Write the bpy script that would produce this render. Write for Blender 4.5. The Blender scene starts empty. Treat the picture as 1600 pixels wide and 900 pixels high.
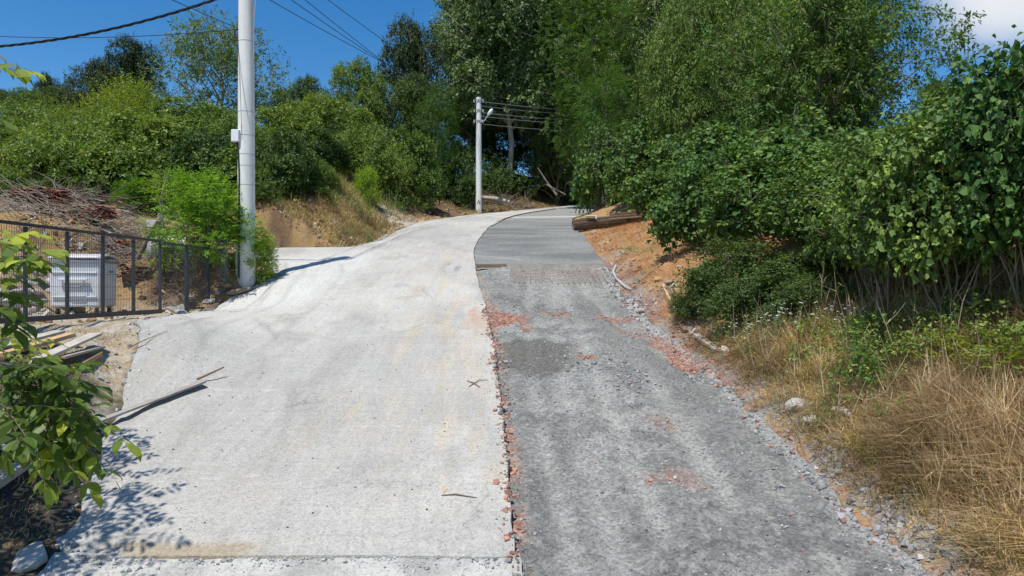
import bpy, math, random
import numpy as np

# ------------------------------------------------------------------ camera, sky, sun, exposure
SC = bpy.context.scene
COL = SC.collection
CAMZ = 4.16
FPX = 1600 * 24.0 / 36.0
cam_d = bpy.data.cameras.new('camera')
cam_d.lens = 24.0
cam_d.sensor_width = 36.0
cam_d.clip_end = 3000
cam = bpy.data.objects.new('camera', cam_d)
COL.objects.link(cam)
cam.location = (0, 0, CAMZ)
cam.rotation_euler = (math.radians(90), 0, 0)
SC.camera = cam

SUN_EL = math.radians(66)
SUN_TO = (0.50, 0.866)                      # direction the shadows fall, over the ground
world = bpy.data.worlds.new('World')
SC.world = world
world.use_nodes = True
wn = world.node_tree
wn.nodes.clear()
w_out = wn.nodes.new('ShaderNodeOutputWorld')
w_bg = wn.nodes.new('ShaderNodeBackground')
w_sky = wn.nodes.new('ShaderNodeTexSky')
w_sky.sky_type = 'NISHITA'
w_sky.sun_disc = False
w_sky.sun_elevation = SUN_EL
w_sky.sun_rotation = math.atan2(-SUN_TO[0], -SUN_TO[1])
w_sky.altitude = 300
w_sky.air_density = 1.0
w_sky.dust_density = 0.25
w_sky.ozone_density = 3.0
w_bg.inputs['Strength'].default_value = 0.115
# a few small fair-weather clouds, scattered over the whole sky
w_tc = wn.nodes.new('ShaderNodeTexCoord')
w_no = wn.nodes.new('ShaderNodeTexNoise')
w_no.inputs['Scale'].default_value = 5.0
w_no.inputs['Detail'].default_value = 7.0
w_no.inputs['Roughness'].default_value = 0.55
wn.links.new(w_tc.outputs['Generated'], w_no.inputs['Vector'])
cloud_dirs = [(0.735, 1.0, 0.505, 8.7), (-0.9, 0.15, 0.62, 16), (0.9, -0.7, 0.5, 14), (-0.4, -1.0, 0.45, 13), (-1.0, -0.35, 0.4, 12)]
prev = None
for cx, cy, cz, rad in cloud_dirs:
    n = math.sqrt(cx * cx + cy * cy + cz * cz)
    dp = wn.nodes.new('ShaderNodeVectorMath'); dp.operation = 'DOT_PRODUCT'
    wn.links.new(w_tc.outputs['Generated'], dp.inputs[0])
    dp.inputs[1].default_value = (cx / n, cy / n, cz / n)
    mr = wn.nodes.new('ShaderNodeMapRange')
    mr.inputs['From Min'].default_value = math.cos(math.radians(rad))
    mr.inputs['From Max'].default_value = 1.0
    wn.links.new(dp.outputs['Value'], mr.inputs['Value'])
    if prev is None:
        prev = mr.outputs['Result']
    else:
        mx = wn.nodes.new('ShaderNodeMath'); mx.operation = 'MAXIMUM'
        wn.links.new(prev, mx.inputs[0]); wn.links.new(mr.outputs['Result'], mx.inputs[1])
        prev = mx.outputs[0]
ad = wn.nodes.new('ShaderNodeMath'); ad.operation = 'ADD'
wn.links.new(prev, ad.inputs[0]); wn.links.new(w_no.outputs['Fac'], ad.inputs[1])
mr = wn.nodes.new('ShaderNodeMapRange'); mr.interpolation_type = 'SMOOTHSTEP'
mr.inputs['From Min'].default_value = 0.80
mr.inputs['From Max'].default_value = 1.5
wn.links.new(ad.outputs[0], mr.inputs['Value'])
w_mix = wn.nodes.new('ShaderNodeMix'); w_mix.data_type = 'RGBA'
w_hs = wn.nodes.new('ShaderNodeHueSaturation')
w_hs.inputs['Saturation'].default_value = 1.36
w_hs.inputs['Value'].default_value = 1.0
wn.links.new(w_sky.outputs['Color'], w_hs.inputs['Color'])
wn.links.new(mr.outputs['Result'], w_mix.inputs['Factor'])
wn.links.new(w_hs.outputs['Color'], w_mix.inputs['A'])
w_mix.inputs['B'].default_value = (6.0, 6.2, 6.4, 1)
wn.links.new(w_mix.outputs['Result'], w_bg.inputs['Color'])
wn.links.new(w_bg.outputs['Background'], w_out.inputs['Surface'])

sun_d = bpy.data.lights.new('sun', 'SUN')
sun_d.energy = 4.15
sun_d.angle = math.radians(0.53)
sun_d.color = (1.0, 0.955, 0.88)
sun = bpy.data.objects.new('sun', sun_d)
COL.objects.link(sun)
sun.location = (-20, -25, 60)
_el = SUN_EL
from mathutils import Vector, Matrix
_v = Vector((SUN_TO[0] * math.cos(_el), SUN_TO[1] * math.cos(_el), -math.sin(_el)))
sun.rotation_euler = _v.to_track_quat('-Z', 'Y').to_euler()

SC.view_settings.view_transform = 'Standard'
SC.view_settings.look = 'None'
SC.view_settings.exposure = 0.3
SC.view_settings.gamma = 1.0
SC.view_settings.use_curve_mapping = False
SC.render.engine = 'CYCLES'
SC.cycles.max_bounces = 6
SC.cycles.diffuse_bounces = 3
SC.cycles.glossy_bounces = 2
SC.cycles.transmission_bounces = 4
SC.cycles.use_denoising = True
SC.cycles.caustics_reflective = False
SC.cycles.caustics_refractive = False

# ------------------------------------------------------------------ helpers
RNG = np.random.default_rng(7)
random.seed(7)


def _hash(ix, iy, seed):
    h = (ix.astype(np.int64) * 374761393 + iy.astype(np.int64) * 668265263 + seed * 1442695041) & 0x7fffffff
    h = ((h ^ (h >> 13)) * 1274126177) & 0x7fffffff
    return ((h ^ (h >> 16)) & 0xffff) / 65535.0


def vnoise(x, y, seed=0):
    x = np.asarray(x, float); y = np.asarray(y, float)
    ix = np.floor(x); iy = np.floor(y)
    fx = x - ix; fy = y - iy
    fx = fx * fx * (3 - 2 * fx); fy = fy * fy * (3 - 2 * fy)
    a = _hash(ix, iy, seed); b = _hash(ix + 1, iy, seed)
    c = _hash(ix, iy + 1, seed); d = _hash(ix + 1, iy + 1, seed)
    return (a * (1 - fx) + b * fx) * (1 - fy) + (c * (1 - fx) + d * fx) * fy


def fbm(x, y, scale=1.0, octs=4, seed=0):
    t = 0; amp = 0.5; s = scale; n = 0
    for k in range(octs):
        t = t + amp * vnoise(np.asarray(x) * s + 17.3 * k, np.asarray(y) * s - 9.1 * k, seed + k)
        n += amp; amp *= 0.5; s *= 2.03
    return t / n


def smooth(t):
    t = np.clip(t, 0, 1)
    return t * t * (3 - 2 * t)


def interp(y, pts):
    ys = [p[0] for p in pts]; xs = [p[1] for p in pts]
    return np.interp(y, ys, xs)


# ------------------------------------------------------------------ shape of the land
def road_z(y):
    y = np.asarray(y, float)
    t = np.clip(y - 20, 0, 14)
    z = 0.234 * np.minimum(y, 20) + 0.234 * t - 0.5 * (0.079 / 14) * t * t
    z = z + 0.155 * np.clip(y - 34, 0, 36) + 0.05 * np.clip(y - 70, 0, 400)
    return np.where(y < -12, 0.234 * -12 + 0.05 * (y + 12), z)


J_PTS = [(-14, 0.35), (6.6, 0.05), (13.5, -0.38), (17.5, -0.82), (20.7, -1.13), (22.9, -1.29), (25, -1.28), (27, -1.21), (30.5, -1.05), (34.3, -0.7), (37.2, -0.35),
         (40, 0.15), (43.5, 0.95), (47.5, 2.2), (51.5, 3.75), (56, 5.6), (70, 11.5)]
R_PTS = [(-14, 4.3), (6.3, 3.8), (11.7, 3.4), (15.3, 2.87), (20.7, 2.8), (26, 2.8), (33.5, 2.95), (37, 3.3), (40, 3.9), (46, 6.0), (53, 9.0), (70, 16)]
L_PTS = [(-14, -4.2), (3, -4.2), (6.3, -4.4), (7.5, -4.73), (9.2, -5.5), (10.6, -5.95), (11.6, -6.35), (12.6, -6.95), (14, -7.25), (16, -7.55), (17.0, -7.6), (17.8, -7.3),
         (18.6, -6.8), (19.4, -6.75), (20.6, -7.3), (21.8, -8.6), (22.4, -10.2), (23.5, -10.2), (23.9, -5.9), (26, -5.1), (29, -4.95),
         (32.7, -4.9), (36, -4.4), (39, -3.65), (43, -2.2), (48, 0.2), (53.5, 2.6), (58, 4.7), (70, 9.5)]


def x_joint(y):
    return interp(y, J_PTS) + 0.07 * (fbm(y, 0 * np.asarray(y), 1.3, 3, 5) - 0.5) + 0.05 * (fbm(y, 0 * np.asarray(y), 6.0, 3, 4) - 0.5) * (np.asarray(y) < 21)


def x_right(y):
    return interp(y, R_PTS) + 0.30 * (fbm(y, 0 * np.asarray(y), 1.1, 4, 6) - 0.5)


def x_left(y):
    return interp(y, L_PTS) + 0.30 * (fbm(y, 0 * np.asarray(y), 1.4, 4, 8) - 0.5)


def surf(x, y):
    """base surface of the road, warped level towards the gate"""
    x = np.asarray(x, float); y = np.asarray(y, float)
    wx = smooth((-x - 3.8) / 3.6)
    wy = smooth((y - 9.6) / 2.8) * (1 - smooth((y - 16.6) / 2.2))
    return road_z(y) * (1 - wx * wy) + 3.56 * wx * wy


HILL = [(-14, -2.6), (0, 0.35), (6, 1.62), (7.5, 2.1), (9, 2.85), (10, 3.25), (12, 3.5), (14, 3.56), (17, 3.56), (18.4, 4.9), (22, 6.2), (26, 7.7), (30, 9.1), (34, 10.3), (38, 11.0), (45, 11.5),
        (50, 11.9), (56, 12.8), (62, 14.6), (66, 15.2), (80, 14.5), (200, 8)]
WID = [(-14, 1.2), (9, 1.2), (17, 1.0), (18, 1.0), (20, 2.0), (24, 2.6), (29, 2.8), (31.5, 5), (37, 6), (42, 9), (62, 9), (70, 6)]


def land(x, y):
    x = np.asarray(x, float); y = np.asarray(y, float)
    L = x_left(y); R = x_right(y)
    base = surf(np.clip(x, L, R), y)
    dl = np.maximum(L - x, 0)
    dr = np.maximum(x - R, 0)
    hill = interp(y, HILL) + 0.10 * np.clip(-9 - x, 0, 40) * smooth((y - 17) / 6)
    hill = hill + np.clip((-11.2 - x) * 0.8, 0, 1.0) * (1 - smooth((y - 18) / 5)) * smooth((y - 9) / 3)
    left = (hill - base) * smooth(dl / interp(y, WID))
    k = (0.50 - 0.08 * smooth((y - 15) / 4)) * (1 - 0.72 * np.exp(-((y - 30) / 3.6) ** 2))
    right = k * np.minimum(dr, 3.4) + 0.14 * np.clip(dr - 3.4, 0, 40)
    right = right * (1 - 0.35 * np.exp(-dr * 1.6))
    z = base + np.where(dl > 0, left, 0) + np.where(dr > 0, right, 0)
    rough = smooth(np.maximum(dl, dr) / 0.8)
    z = z + rough * (0.34 * (fbm(x, y, 0.55, 4, 21) - 0.5) * smooth((np.maximum(dl, dr)) / 3) + 0.16 * (fbm(x, y, 2.2, 3, 22) - 0.5)
             + (0.30 * (fbm(x, y, 2.6, 4, 23) - 0.5) + 0.10 * (fbm(x, y, 9.0, 3, 24) - 0.5)) * (dl > 0) * smooth((y - 17) / 1.5) * (1 - smooth((y - 60) / 8)))
    # flat yard behind the gate
    inside = np.minimum(np.minimum(x - L, R - x), 1.0)
    z = z - 0.03 - np.where(inside > 0, np.clip(inside / 0.15, 0, 1) * 0.13, 0)
    return z


def at(px, py, Y):
    """point at distance Y seen in direction of a photo pixel (1600 x 900)"""
    return np.array([(px - 800) / FPX * Y, Y, CAMZ + (450 - py) / FPX * Y])


def hit(px, py, fn=None, y0=4.0, y1=75.0):
    """point where that direction meets the land"""
    Y = np.arange(y0, y1, 0.02)
    X = (px - 800) / FPX * Y
    Z = CAMZ + (450 - py) / FPX * Y
    g = (fn or land)(X, Y)
    idx = np.argmax(Z <= g) if np.any(Z <= g) else len(Y) - 1
    return np.array([X[idx], Y[idx], float(g[idx])])


def road_hit(px, py):
    return hit(px, py, surf)


def tz(x, y):
    return float(land(np.array([x]), np.array([y]))[0])


# ------------------------------------------------------------------ object helpers
def tag(o, label=None, cat=None, group=None, kind=None):
    if label: o['label'] = label
    if cat: o['category'] = cat
    if group: o['group'] = group
    if kind: o['kind'] = kind
    return o


def empty(name, loc=(0, 0, 0), rz=0.0):
    o = bpy.data.objects.new(name, None)
    o.empty_display_size = 0.2
    COL.objects.link(o)
    o.location = loc
    o.rotation_euler = (0, 0, rz)
    return o


def link(name, me, mat=None, parent=None, loc=None):
    o = bpy.data.objects.new(name, me)
    COL.objects.link(o)
    if mat is not None and not me.materials:
        me.materials.append(mat)
    if parent is not None:
        o.parent = parent
    if loc is not None:
        o.location = loc
    return o


def mesh_arrays(name, verts, loops, counts, mat=None, attrs=None, smooth_shade=False):
    me = bpy.data.meshes.new(name)
    verts = np.asarray(verts, np.float32).reshape(-1, 3)
    loops = np.asarray(loops, np.int32).ravel()
    counts = np.asarray(counts, np.int32).ravel()
    me.vertices.add(len(verts)); me.vertices.foreach_set('co', verts.ravel())
    me.loops.add(len(loops)); me.loops.foreach_set('vertex_index', loops)
    me.polygons.add(len(counts))
    starts = np.concatenate([[0], np.cumsum(counts)[:-1]]).astype(np.int32)
    me.polygons.foreach_set('loop_start', starts)
    me.polygons.foreach_set('use_smooth', np.full(len(counts), bool(smooth_shade)))
    if attrs:
        for k, v in attrs.items():
            v = np.asarray(v, np.float32)
            if v.ndim == 1:
                a = me.attributes.new(k, 'FLOAT', 'POINT'); a.data.foreach_set('value', v)
            else:
                a = me.attributes.new(k, 'FLOAT_COLOR', 'POINT')
                if v.shape[1] == 3:
                    v = np.concatenate([v, np.ones((len(v), 1), np.float32)], 1)
                a.data.foreach_set('color', v.ravel())
    me.update(calc_edges=True)
    me.validate()
    if mat is not None:
        me.materials.append(mat)
    return me


def grid_mesh(name, X, Y, Z, mat=None, attrs=None, smooth_shade=True):
    """X,Y,Z 2-D arrays [rows, cols]; rows go along +y, cols along +x"""
    r, c = X.shape
    V = np.stack([X, Y, Z], -1).reshape(-1, 3)
    i = np.arange(r * c).reshape(r, c)
    F = np.stack([i[:-1, :-1], i[:-1, 1:], i[1:, 1:], i[1:, :-1]], -1).reshape(-1, 4)
    return mesh_arrays(name, V, F, np.full(len(F), 4), mat, attrs, smooth_shade)


class MB:
    """collects boxes, bars and tubes for ONE mesh"""
    def __init__(self):
        self.v = []; self.f = []; self.n = 0

    def add(self, verts, faces):
        k = self.n
        self.v.extend([tuple(map(float, p)) for p in verts])
        self.f.extend([tuple(k + i for i in f) for f in faces])
        self.n += len(verts)
        return self

    def box(self, c, s, rot=None):
        c = Vector(c); hx, hy, hz = s[0] / 2, s[1] / 2, s[2] / 2
        P = [Vector((a * hx, b * hy, d * hz)) for d in (-1, 1) for b in (-1, 1) for a in (-1, 1)]
        if rot is not None:
            P = [rot @ p for p in P]
        P = [p + c for p in P]
        return self.add(P, [(0, 2, 3, 1), (4, 5, 7, 6), (0, 1, 5, 4), (2, 6, 7, 3), (0, 4, 6, 2), (1, 3, 7, 5)])

    def tube(self, pts, rad, seg=8, cap=True):
        pts = [Vector(p) for p in pts]
        if not hasattr(rad, '__len__'):
            rad = [rad] * len(pts)
        k = len(pts)
        T = []
        for i in range(k):
            a = pts[max(i - 1, 0)]; b = pts[min(i + 1, k - 1)]
            t = (b - a)
            T.append(t.normalized() if t.length > 1e-9 else Vector((0, 0, 1)))
        n = T[0].orthogonal().normalized()
        verts = []
        for i in range(k):
            n = (n - T[i] * n.dot(T[i]))
            n = n.normalized() if n.length > 1e-6 else T[i].orthogonal().normalized()
            b = T[i].cross(n)
            for j in range(seg):
                a = 2 * math.pi * j / seg
                verts.append(pts[i] + (n * math.cos(a) + b * math.sin(a)) * rad[i])
        faces = []
        for i in range(k - 1):
            for j in range(seg):
                j2 = (j + 1) % seg
                faces.append((i * seg + j, i * seg + j2, (i + 1) * seg + j2, (i + 1) * seg + j))
        if cap:
            faces.append(tuple(reversed(range(seg))))
            faces.append(tuple((k - 1) * seg + j for j in range(seg)))
        return self.add(verts, faces)

    def bar(self, a, b, w, t, up=(0, 0, 1)):
        """rectangular bar from a to b, w across, t thick"""
        a = Vector(a); b = Vector(b)
        d = (b - a).normalized()
        s = d.cross(Vector(up))
        s = s.normalized() if s.length > 1e-5 else Vector((1, 0, 0))
        u = s.cross(d)
        P = []
        for p in (a, b):
            for (i, j) in ((-1, -1), (1, -1), (1, 1), (-1, 1)):
                P.append(p + s * (i * w / 2) + u * (j * t / 2))
        return self.add(P, [(3, 2, 1, 0), (4, 5, 6, 7), (0, 1, 5, 4), (1, 2, 6, 5), (2, 3, 7, 6), (3, 0, 4, 7)])

    def build(self, name, mat, parent=None, smooth_shade=False, bevel=0.0):
        me = bpy.data.meshes.new(name)
        me.from_pydata(self.v, [], self.f)
        if smooth_shade:
            me.polygons.foreach_set('use_smooth', np.ones(len(self.f), bool))
            try:
                me.set_sharp_from_angle(angle=math.radians(40))
            except Exception:
                pass
        me.update()
        o = link(name, me, mat, parent)
        if bevel > 0:
            m = o.modifiers.new('bevel', 'BEVEL'); m.width = bevel; m.segments = 2; m.limit_method = 'ANGLE'
        return o


def catenary(a, b, sag, n=24):
    a = Vector(a); b = Vector(b)
    return [a.lerp(b, i / n) - Vector((0, 0, sag * 4 * (i / n) * (1 - i / n))) for i in range(n + 1)]


# ------------------------------------------------------------------ materials
def new_mat(name):
    m = bpy.data.materials.new(name)
    m.use_nodes = True
    nt = m.node_tree
    nt.nodes.clear()
    out = nt.nodes.new('ShaderNodeOutputMaterial')
    b = nt.nodes.new('ShaderNodeBsdfPrincipled')
    nt.links.new(b.outputs['BSDF'], out.inputs['Surface'])
    return m, nt, b, out


def noise_node(nt, scale, detail=4, rough=0.6, coord='Object', dim=None):
    tc = nt.nodes.new('ShaderNodeTexCoord')
    n = nt.nodes.new('ShaderNodeTexNoise')
    n.inputs['Scale'].default_value = scale
    n.inputs['Detail'].default_value = detail
    n.inputs['Roughness'].default_value = rough
    if dim is not None:
        mp = nt.nodes.new('ShaderNodeMapping')
        mp.inputs['Scale'].default_value = dim
        nt.links.new(tc.outputs[coord], mp.inputs['Vector'])
        nt.links.new(mp.outputs['Vector'], n.inputs['Vector'])
    else:
        nt.links.new(tc.outputs[coord], n.inputs['Vector'])
    return n


def ramp(nt, src, stops):
    r = nt.nodes.new('ShaderNodeValToRGB')
    e = r.color_ramp.elements
    while len(e) < len(stops):
        e.new(0.5)
    for i, (p, c) in enumerate(stops):
        e[i].position = p
        e[i].color = (c[0], c[1], c[2], 1) if hasattr(c, '__len__') else (c, c, c, 1)
    nt.links.new(src, r.inputs['Fac'])
    return r.outputs['Color']


def mixc(nt, a, b, fac, mode='MIX'):
    m = nt.nodes.new('ShaderNodeMix'); m.data_type = 'RGBA'; m.blend_type = mode
    for key, v in (('A', a), ('B', b), ('Factor', fac)):
        if isinstance(v, (int, float)):
            m.inputs[key].default_value = v
        elif isinstance(v, tuple):
            m.inputs[key].default_value = (v[0], v[1], v[2], 1)
        else:
            nt.links.new(v, m.inputs[key])
    return m.outputs['Result']


def bump(nt, b, src, strength, dist=0.02, prev=None):
    n = nt.nodes.new('ShaderNodeBump')
    n.inputs['Strength'].default_value = strength
    n.inputs['Distance'].default_value = dist
    nt.links.new(src, n.inputs['Height'])
    if prev is not None:
        nt.links.new(prev, n.inputs['Normal'])
    nt.links.new(n.outputs['Normal'], b.inputs['Normal'])
    return n.outputs['Normal']


def plain(name, col, rough=0.6, metal=0.0, var=0.25, scale=6.0, bumps=0.15, bscale=40, dim=None):
    """one colour broken up by noise"""
    m, nt, b, _ = new_mat(name)
    n = noise_node(nt, scale, 5, 0.65, 'Object', dim)
    lo = tuple(c * (1 - var) for c in col); hi = tuple(min(1, c * (1 + var)) for c in col)
    c = ramp(nt, n.outputs['Fac'], [(0.3, lo), (0.7, hi)])
    oi = nt.nodes.new('ShaderNodeObjectInfo')
    hs = nt.nodes.new('ShaderNodeHueSaturation')
    mr = nt.nodes.new('ShaderNodeMapRange')
    mr.inputs['To Min'].default_value = 0.85; mr.inputs['To Max'].default_value = 1.15
    nt.links.new(oi.outputs['Random'], mr.inputs['Value'])
    nt.links.new(mr.outputs['Result'], hs.inputs['Value'])
    nt.links.new(c, hs.inputs['Color'])
    nt.links.new(hs.outputs['Color'], b.inputs['Base Color'])
    b.inputs['Roughness'].default_value = rough
    b.inputs['Metallic'].default_value = metal
    if bumps > 0:
        n2 = noise_node(nt, bscale, 4, 0.7, 'Object', dim)
        bump(nt, b, n2.outputs['Fac'], bumps, 0.01)
    return m


LEAF_GAIN = 1.62


def leaf_mat(name, dark, base, light, trans=0.32, rough=0.5, spec=0.35, tint=(1.3, 1.25, 0.55)):
    """leaf colour runs dark - base - light over the leaf's own random value"""
    dark, base, light = [tuple(v * LEAF_GAIN for v in c) for c in (dark, base, light)]
    m, nt, b, out = new_mat(name)
    a = nt.nodes.new('ShaderNodeAttribute'); a.attribute_name = 'rnd'
    c = ramp(nt, a.outputs['Fac'], [(0.0, dark), (0.5, base), (0.90, light), (1.0, tuple(l * t for l, t in zip(light, (1.5, 1.35, 0.9))))])
    oi = nt.nodes.new('ShaderNodeObjectInfo')
    mr = nt.nodes.new('ShaderNodeMapRange'); mr.inputs['To Min'].default_value = 0.474; mr.inputs['To Max'].default_value = 0.514
    nt.links.new(oi.outputs['Random'], mr.inputs['Value'])
    mr2 = nt.nodes.new('ShaderNodeMapRange'); mr2.inputs['To Min'].default_value = 1.25; mr2.inputs['To Max'].default_value = 0.78
    nt.links.new(oi.outputs['Random'], mr2.inputs['Value'])
    hs = nt.nodes.new('ShaderNodeHueSaturation')
    nt.links.new(mr.outputs['Result'], hs.inputs['Hue'])
    nt.links.new(mr2.outputs['Result'], hs.inputs['Value'])
    nt.links.new(c, hs.inputs['Color'])
    nt.links.new(hs.outputs['Color'], b.inputs['Base Color'])
    b.inputs['Roughness'].default_value = rough
    b.inputs['Specular IOR Level'].default_value = spec
    tr = nt.nodes.new('ShaderNodeBsdfTranslucent')
    tc = mixc(nt, hs.outputs['Color'], (tint[0], tint[1], tint[2]), 1.0, 'MULTIPLY')
    nt.links.new(tc, tr.inputs['Color'])
    mx = nt.nodes.new('ShaderNodeMixShader'); mx.inputs['Fac'].default_value = trans
    nt.links.new(b.outputs['BSDF'], mx.inputs[1]); nt.links.new(tr.outputs['BSDF'], mx.inputs[2])
    nt.links.new(mx.outputs['Shader'], out.inputs['Surface'])
    return m


def attr_ground(name, grain=30.0, grain_amt=0.35, rough=0.95, bump_s=0.5, bscale=25.0, bdist=0.03, speck=None, fine=140.0):
    """colour from the mesh attribute 'tint', broken up by grain"""
    m, nt, b, _ = new_mat(name)
    a = nt.nodes.new('ShaderNodeAttribute'); a.attribute_name = 'tint'
    n = noise_node(nt, grain, 6, 0.75)
    v = ramp(nt, n.outputs['Fac'], [(0.28, 1 - grain_amt), (0.72, 1 + grain_amt)])
    c = mixc(nt, a.outputs['Color'], v, 1.0, 'MULTIPLY')
    n3 = noise_node(nt, fine, 3, 0.8)
    v3 = ramp(nt, n3.outputs['Fac'], [(0.3, 1 - grain_amt * 0.8), (0.7, 1 + grain_amt * 0.8)])
    c = mixc(nt, c, v3, 1.0, 'MULTIPLY')
    if speck:
        vo = nt.nodes.new('ShaderNodeTexVoronoi'); vo.inputs['Scale'].default_value = speck[0]
        tc = nt.nodes.new('ShaderNodeTexCoord'); nt.links.new(tc.outputs['Object'], vo.inputs['Vector'])
        sv = nt.nodes.new('ShaderNodeSeparateColor'); nt.links.new(vo.outputs['Color'], sv.inputs['Color'])
        k = ramp(nt, sv.outputs['Red'], [(0.0, speck[1]), (0.5, 1.0), (1.0, speck[2])])
        c = mixc(nt, c, k, 1.0, 'MULTIPLY')
    nt.links.new(c, b.inputs['Base Color'])
    b.inputs['Roughness'].default_value = rough
    b.inputs['Specular IOR Level'].default_value = 0.2
    n2 = noise_node(nt, bscale, 6, 0.75)
    p = bump(nt, b, n2.outputs['Fac'], bump_s, bdist)
    if speck:
        bump(nt, b, vo.outputs['Distance'], 0.5, 0.012, p)
    return m


M = {}
M['ground'] = attr_ground('soil', 18, 0.4, 0.95, 0.6, 14, 0.05)
M['concrete'] = attr_ground('old_concrete', 22, 0.13, 0.88, 0.5, 38, 0.018, (48, 0.80, 1.08), 110)


def age_concrete(m):
    """fine streaks along and across the slab, sparse dark pits and hairline cracks"""
    nt = m.node_tree
    b = [n for n in nt.nodes if n.type == 'BSDF_PRINCIPLED'][0]
    src = b.inputs['Base Color'].links[0].from_socket
    for dim, sc_, lo, hi in (((2.5, 0.25, 1), 3.0, 0.90, 1.07), ((0.3, 4.0, 1), 4.0, 0.93, 1.05)):
        n = noise_node(nt, sc_, 5, 0.7, 'Object', dim)
        src = mixc(nt, src, ramp(nt, n.outputs['Fac'], [(0.3, lo), (0.7, hi)]), 1.0, 'MULTIPLY')
    tc = nt.nodes.new('ShaderNodeTexCoord')
    vo = nt.nodes.new('ShaderNodeTexVoronoi'); vo.inputs['Scale'].default_value = 9.0
    nt.links.new(tc.outputs['Object'], vo.inputs['Vector'])
    src = mixc(nt, src, ramp(nt, vo.outputs['Distance'], [(0.0, 0.45), (0.06, 0.55), (0.12, 1.0)]), 0.7, 'MULTIPLY')
    ck = nt.nodes.new('ShaderNodeTexVoronoi'); ck.feature = 'DISTANCE_TO_EDGE'; ck.inputs['Scale'].default_value = 0.22
    wob = noise_node(nt, 1.4, 5, 0.65)
    mp = nt.nodes.new('ShaderNodeVectorMath'); mp.operation = 'ADD'
    nt.links.new(tc.outputs['Object'], mp.inputs[0]); nt.links.new(wob.outputs['Color'], mp.inputs[1])
    nt.links.new(mp.outputs['Vector'], ck.inputs['Vector'])
    gate = noise_node(nt, 0.5, 2, 0.5)
    cr = ramp(nt, ck.outputs['Distance'], [(0.0, 0.72), (0.0022, 0.80), (0.005, 1.0)])
    src = mixc(nt, src, cr, ramp(nt, gate.outputs['Fac'], [(0.48, 0.0), (0.58, 1.0)]), 'MULTIPLY')
    nt.links.new(src, b.inputs['Base Color'])


age_concrete(M['concrete'])
M['gravel'] = attr_ground('crushed_stone', 14, 0.26, 0.95, 0.8, 26, 0.03, (34, 0.68, 1.28), 70)
M['fresh'] = attr_ground('fresh_concrete', 6, 0.16, 0.75, 0.5, 22, 0.03, (14, 0.86, 1.10), 60)
M['pole'] = plain('spun_concrete', (0.64, 0.63, 0.60), 0.85, 0, 0.16, 5, 0.12, 60, (1, 1, 0.12))
M['pole_far'] = plain('pole_concrete_far', (0.78, 0.78, 0.75), 0.8, 0, 0.06, 3, 0.05)
M['black'] = plain('black_rubber', (0.02, 0.02, 0.022), 0.55, 0, 0.2, 8, 0)
M['darksteel'] = plain('anthracite_paint', (0.028, 0.034, 0.040), 0.45, 0, 0.2, 4, 0.03)
M['galv'] = plain('galvanised_steel', (0.66, 0.67, 0.69), 0.5, 0.08, 0.10, 5, 0.04, 25)
M['galv_dark'] = plain('galvanised_trim', (0.30, 0.32, 0.38), 0.5, 0.3, 0.15, 5, 0.04)
M['white_box'] = plain('white_plastic', (0.75, 0.76, 0.78), 0.45, 0, 0.04, 5, 0.0)
M['steel'] = plain('steel', (0.32, 0.32, 0.33), 0.5, 0.6, 0.2, 8, 0.05)
M['rust'] = plain('rusty_wire', (0.17, 0.115, 0.085), 0.8, 0.1, 0.4, 8, 0.1)
M['rebar'] = plain('rebar', (0.36, 0.27, 0.21), 0.75, 0.1, 0.3, 8, 0.05)
M['porcelain'] = plain('porcelain', (0.55, 0.5, 0.45), 0.3, 0, 0.1, 5, 0)
M['plank_grey'] = plain('grey_board', (0.30, 0.28, 0.25), 0.9, 0, 0.25, 5, 0.25, 30)
M['plank'] = plain('weathered_plank', (0.41, 0.37, 0.315), 0.85, 0, 0.25, 5, 0.25, 30, (1, 1, 1))
M['plank_new'] = plain('fresh_plank', (0.46, 0.30, 0.16), 0.8, 0, 0.2, 5, 0.2, 30)
M['plank_dark'] = plain('old_brown_plank', (0.20, 0.145, 0.10), 0.9, 0, 0.3, 5, 0.25, 30)
M['bark'] = plain('bark', (0.20, 0.16, 0.12), 0.95, 0, 0.4, 5, 0.6, 18, (1, 1, 0.3))
M['bark_pale'] = plain('pale_bark', (0.36, 0.32, 0.26), 0.95, 0, 0.35, 4, 0.5, 14, (1, 1, 0.3))
M['deadwood'] = plain('dead_twigs', (0.33, 0.285, 0.24), 0.95, 0, 0.3, 6, 0.2)
M['drystem'] = plain('dry_stems', (0.42, 0.33, 0.20), 0.95, 0, 0.3, 6, 0.1)
M['rock'] = plain('pale_rock', (0.42, 0.39, 0.35), 0.9, 0, 0.3, 4, 0.6, 12)
M['rock_brown'] = plain('brown_rock', (0.32, 0.24, 0.16), 0.9, 0, 0.35, 4, 0.7, 9)
M['tile'] = plain('terracotta', (0.34, 0.135, 0.08), 0.85, 0, 0.4, 6, 0.2)
M['cement_white'] = plain('cement_block', (0.55, 0.55, 0.54), 0.9, 0, 0.15, 5, 0.2)
M['hose'] = plain('grey_pipe', (0.42, 0.43, 0.44), 0.5, 0, 0.12, 5, 0.05)
M['chunk'] = plain('broken_concrete', (0.42, 0.43, 0.43), 0.95, 0, 0.22, 8, 0.5, 30)

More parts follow.
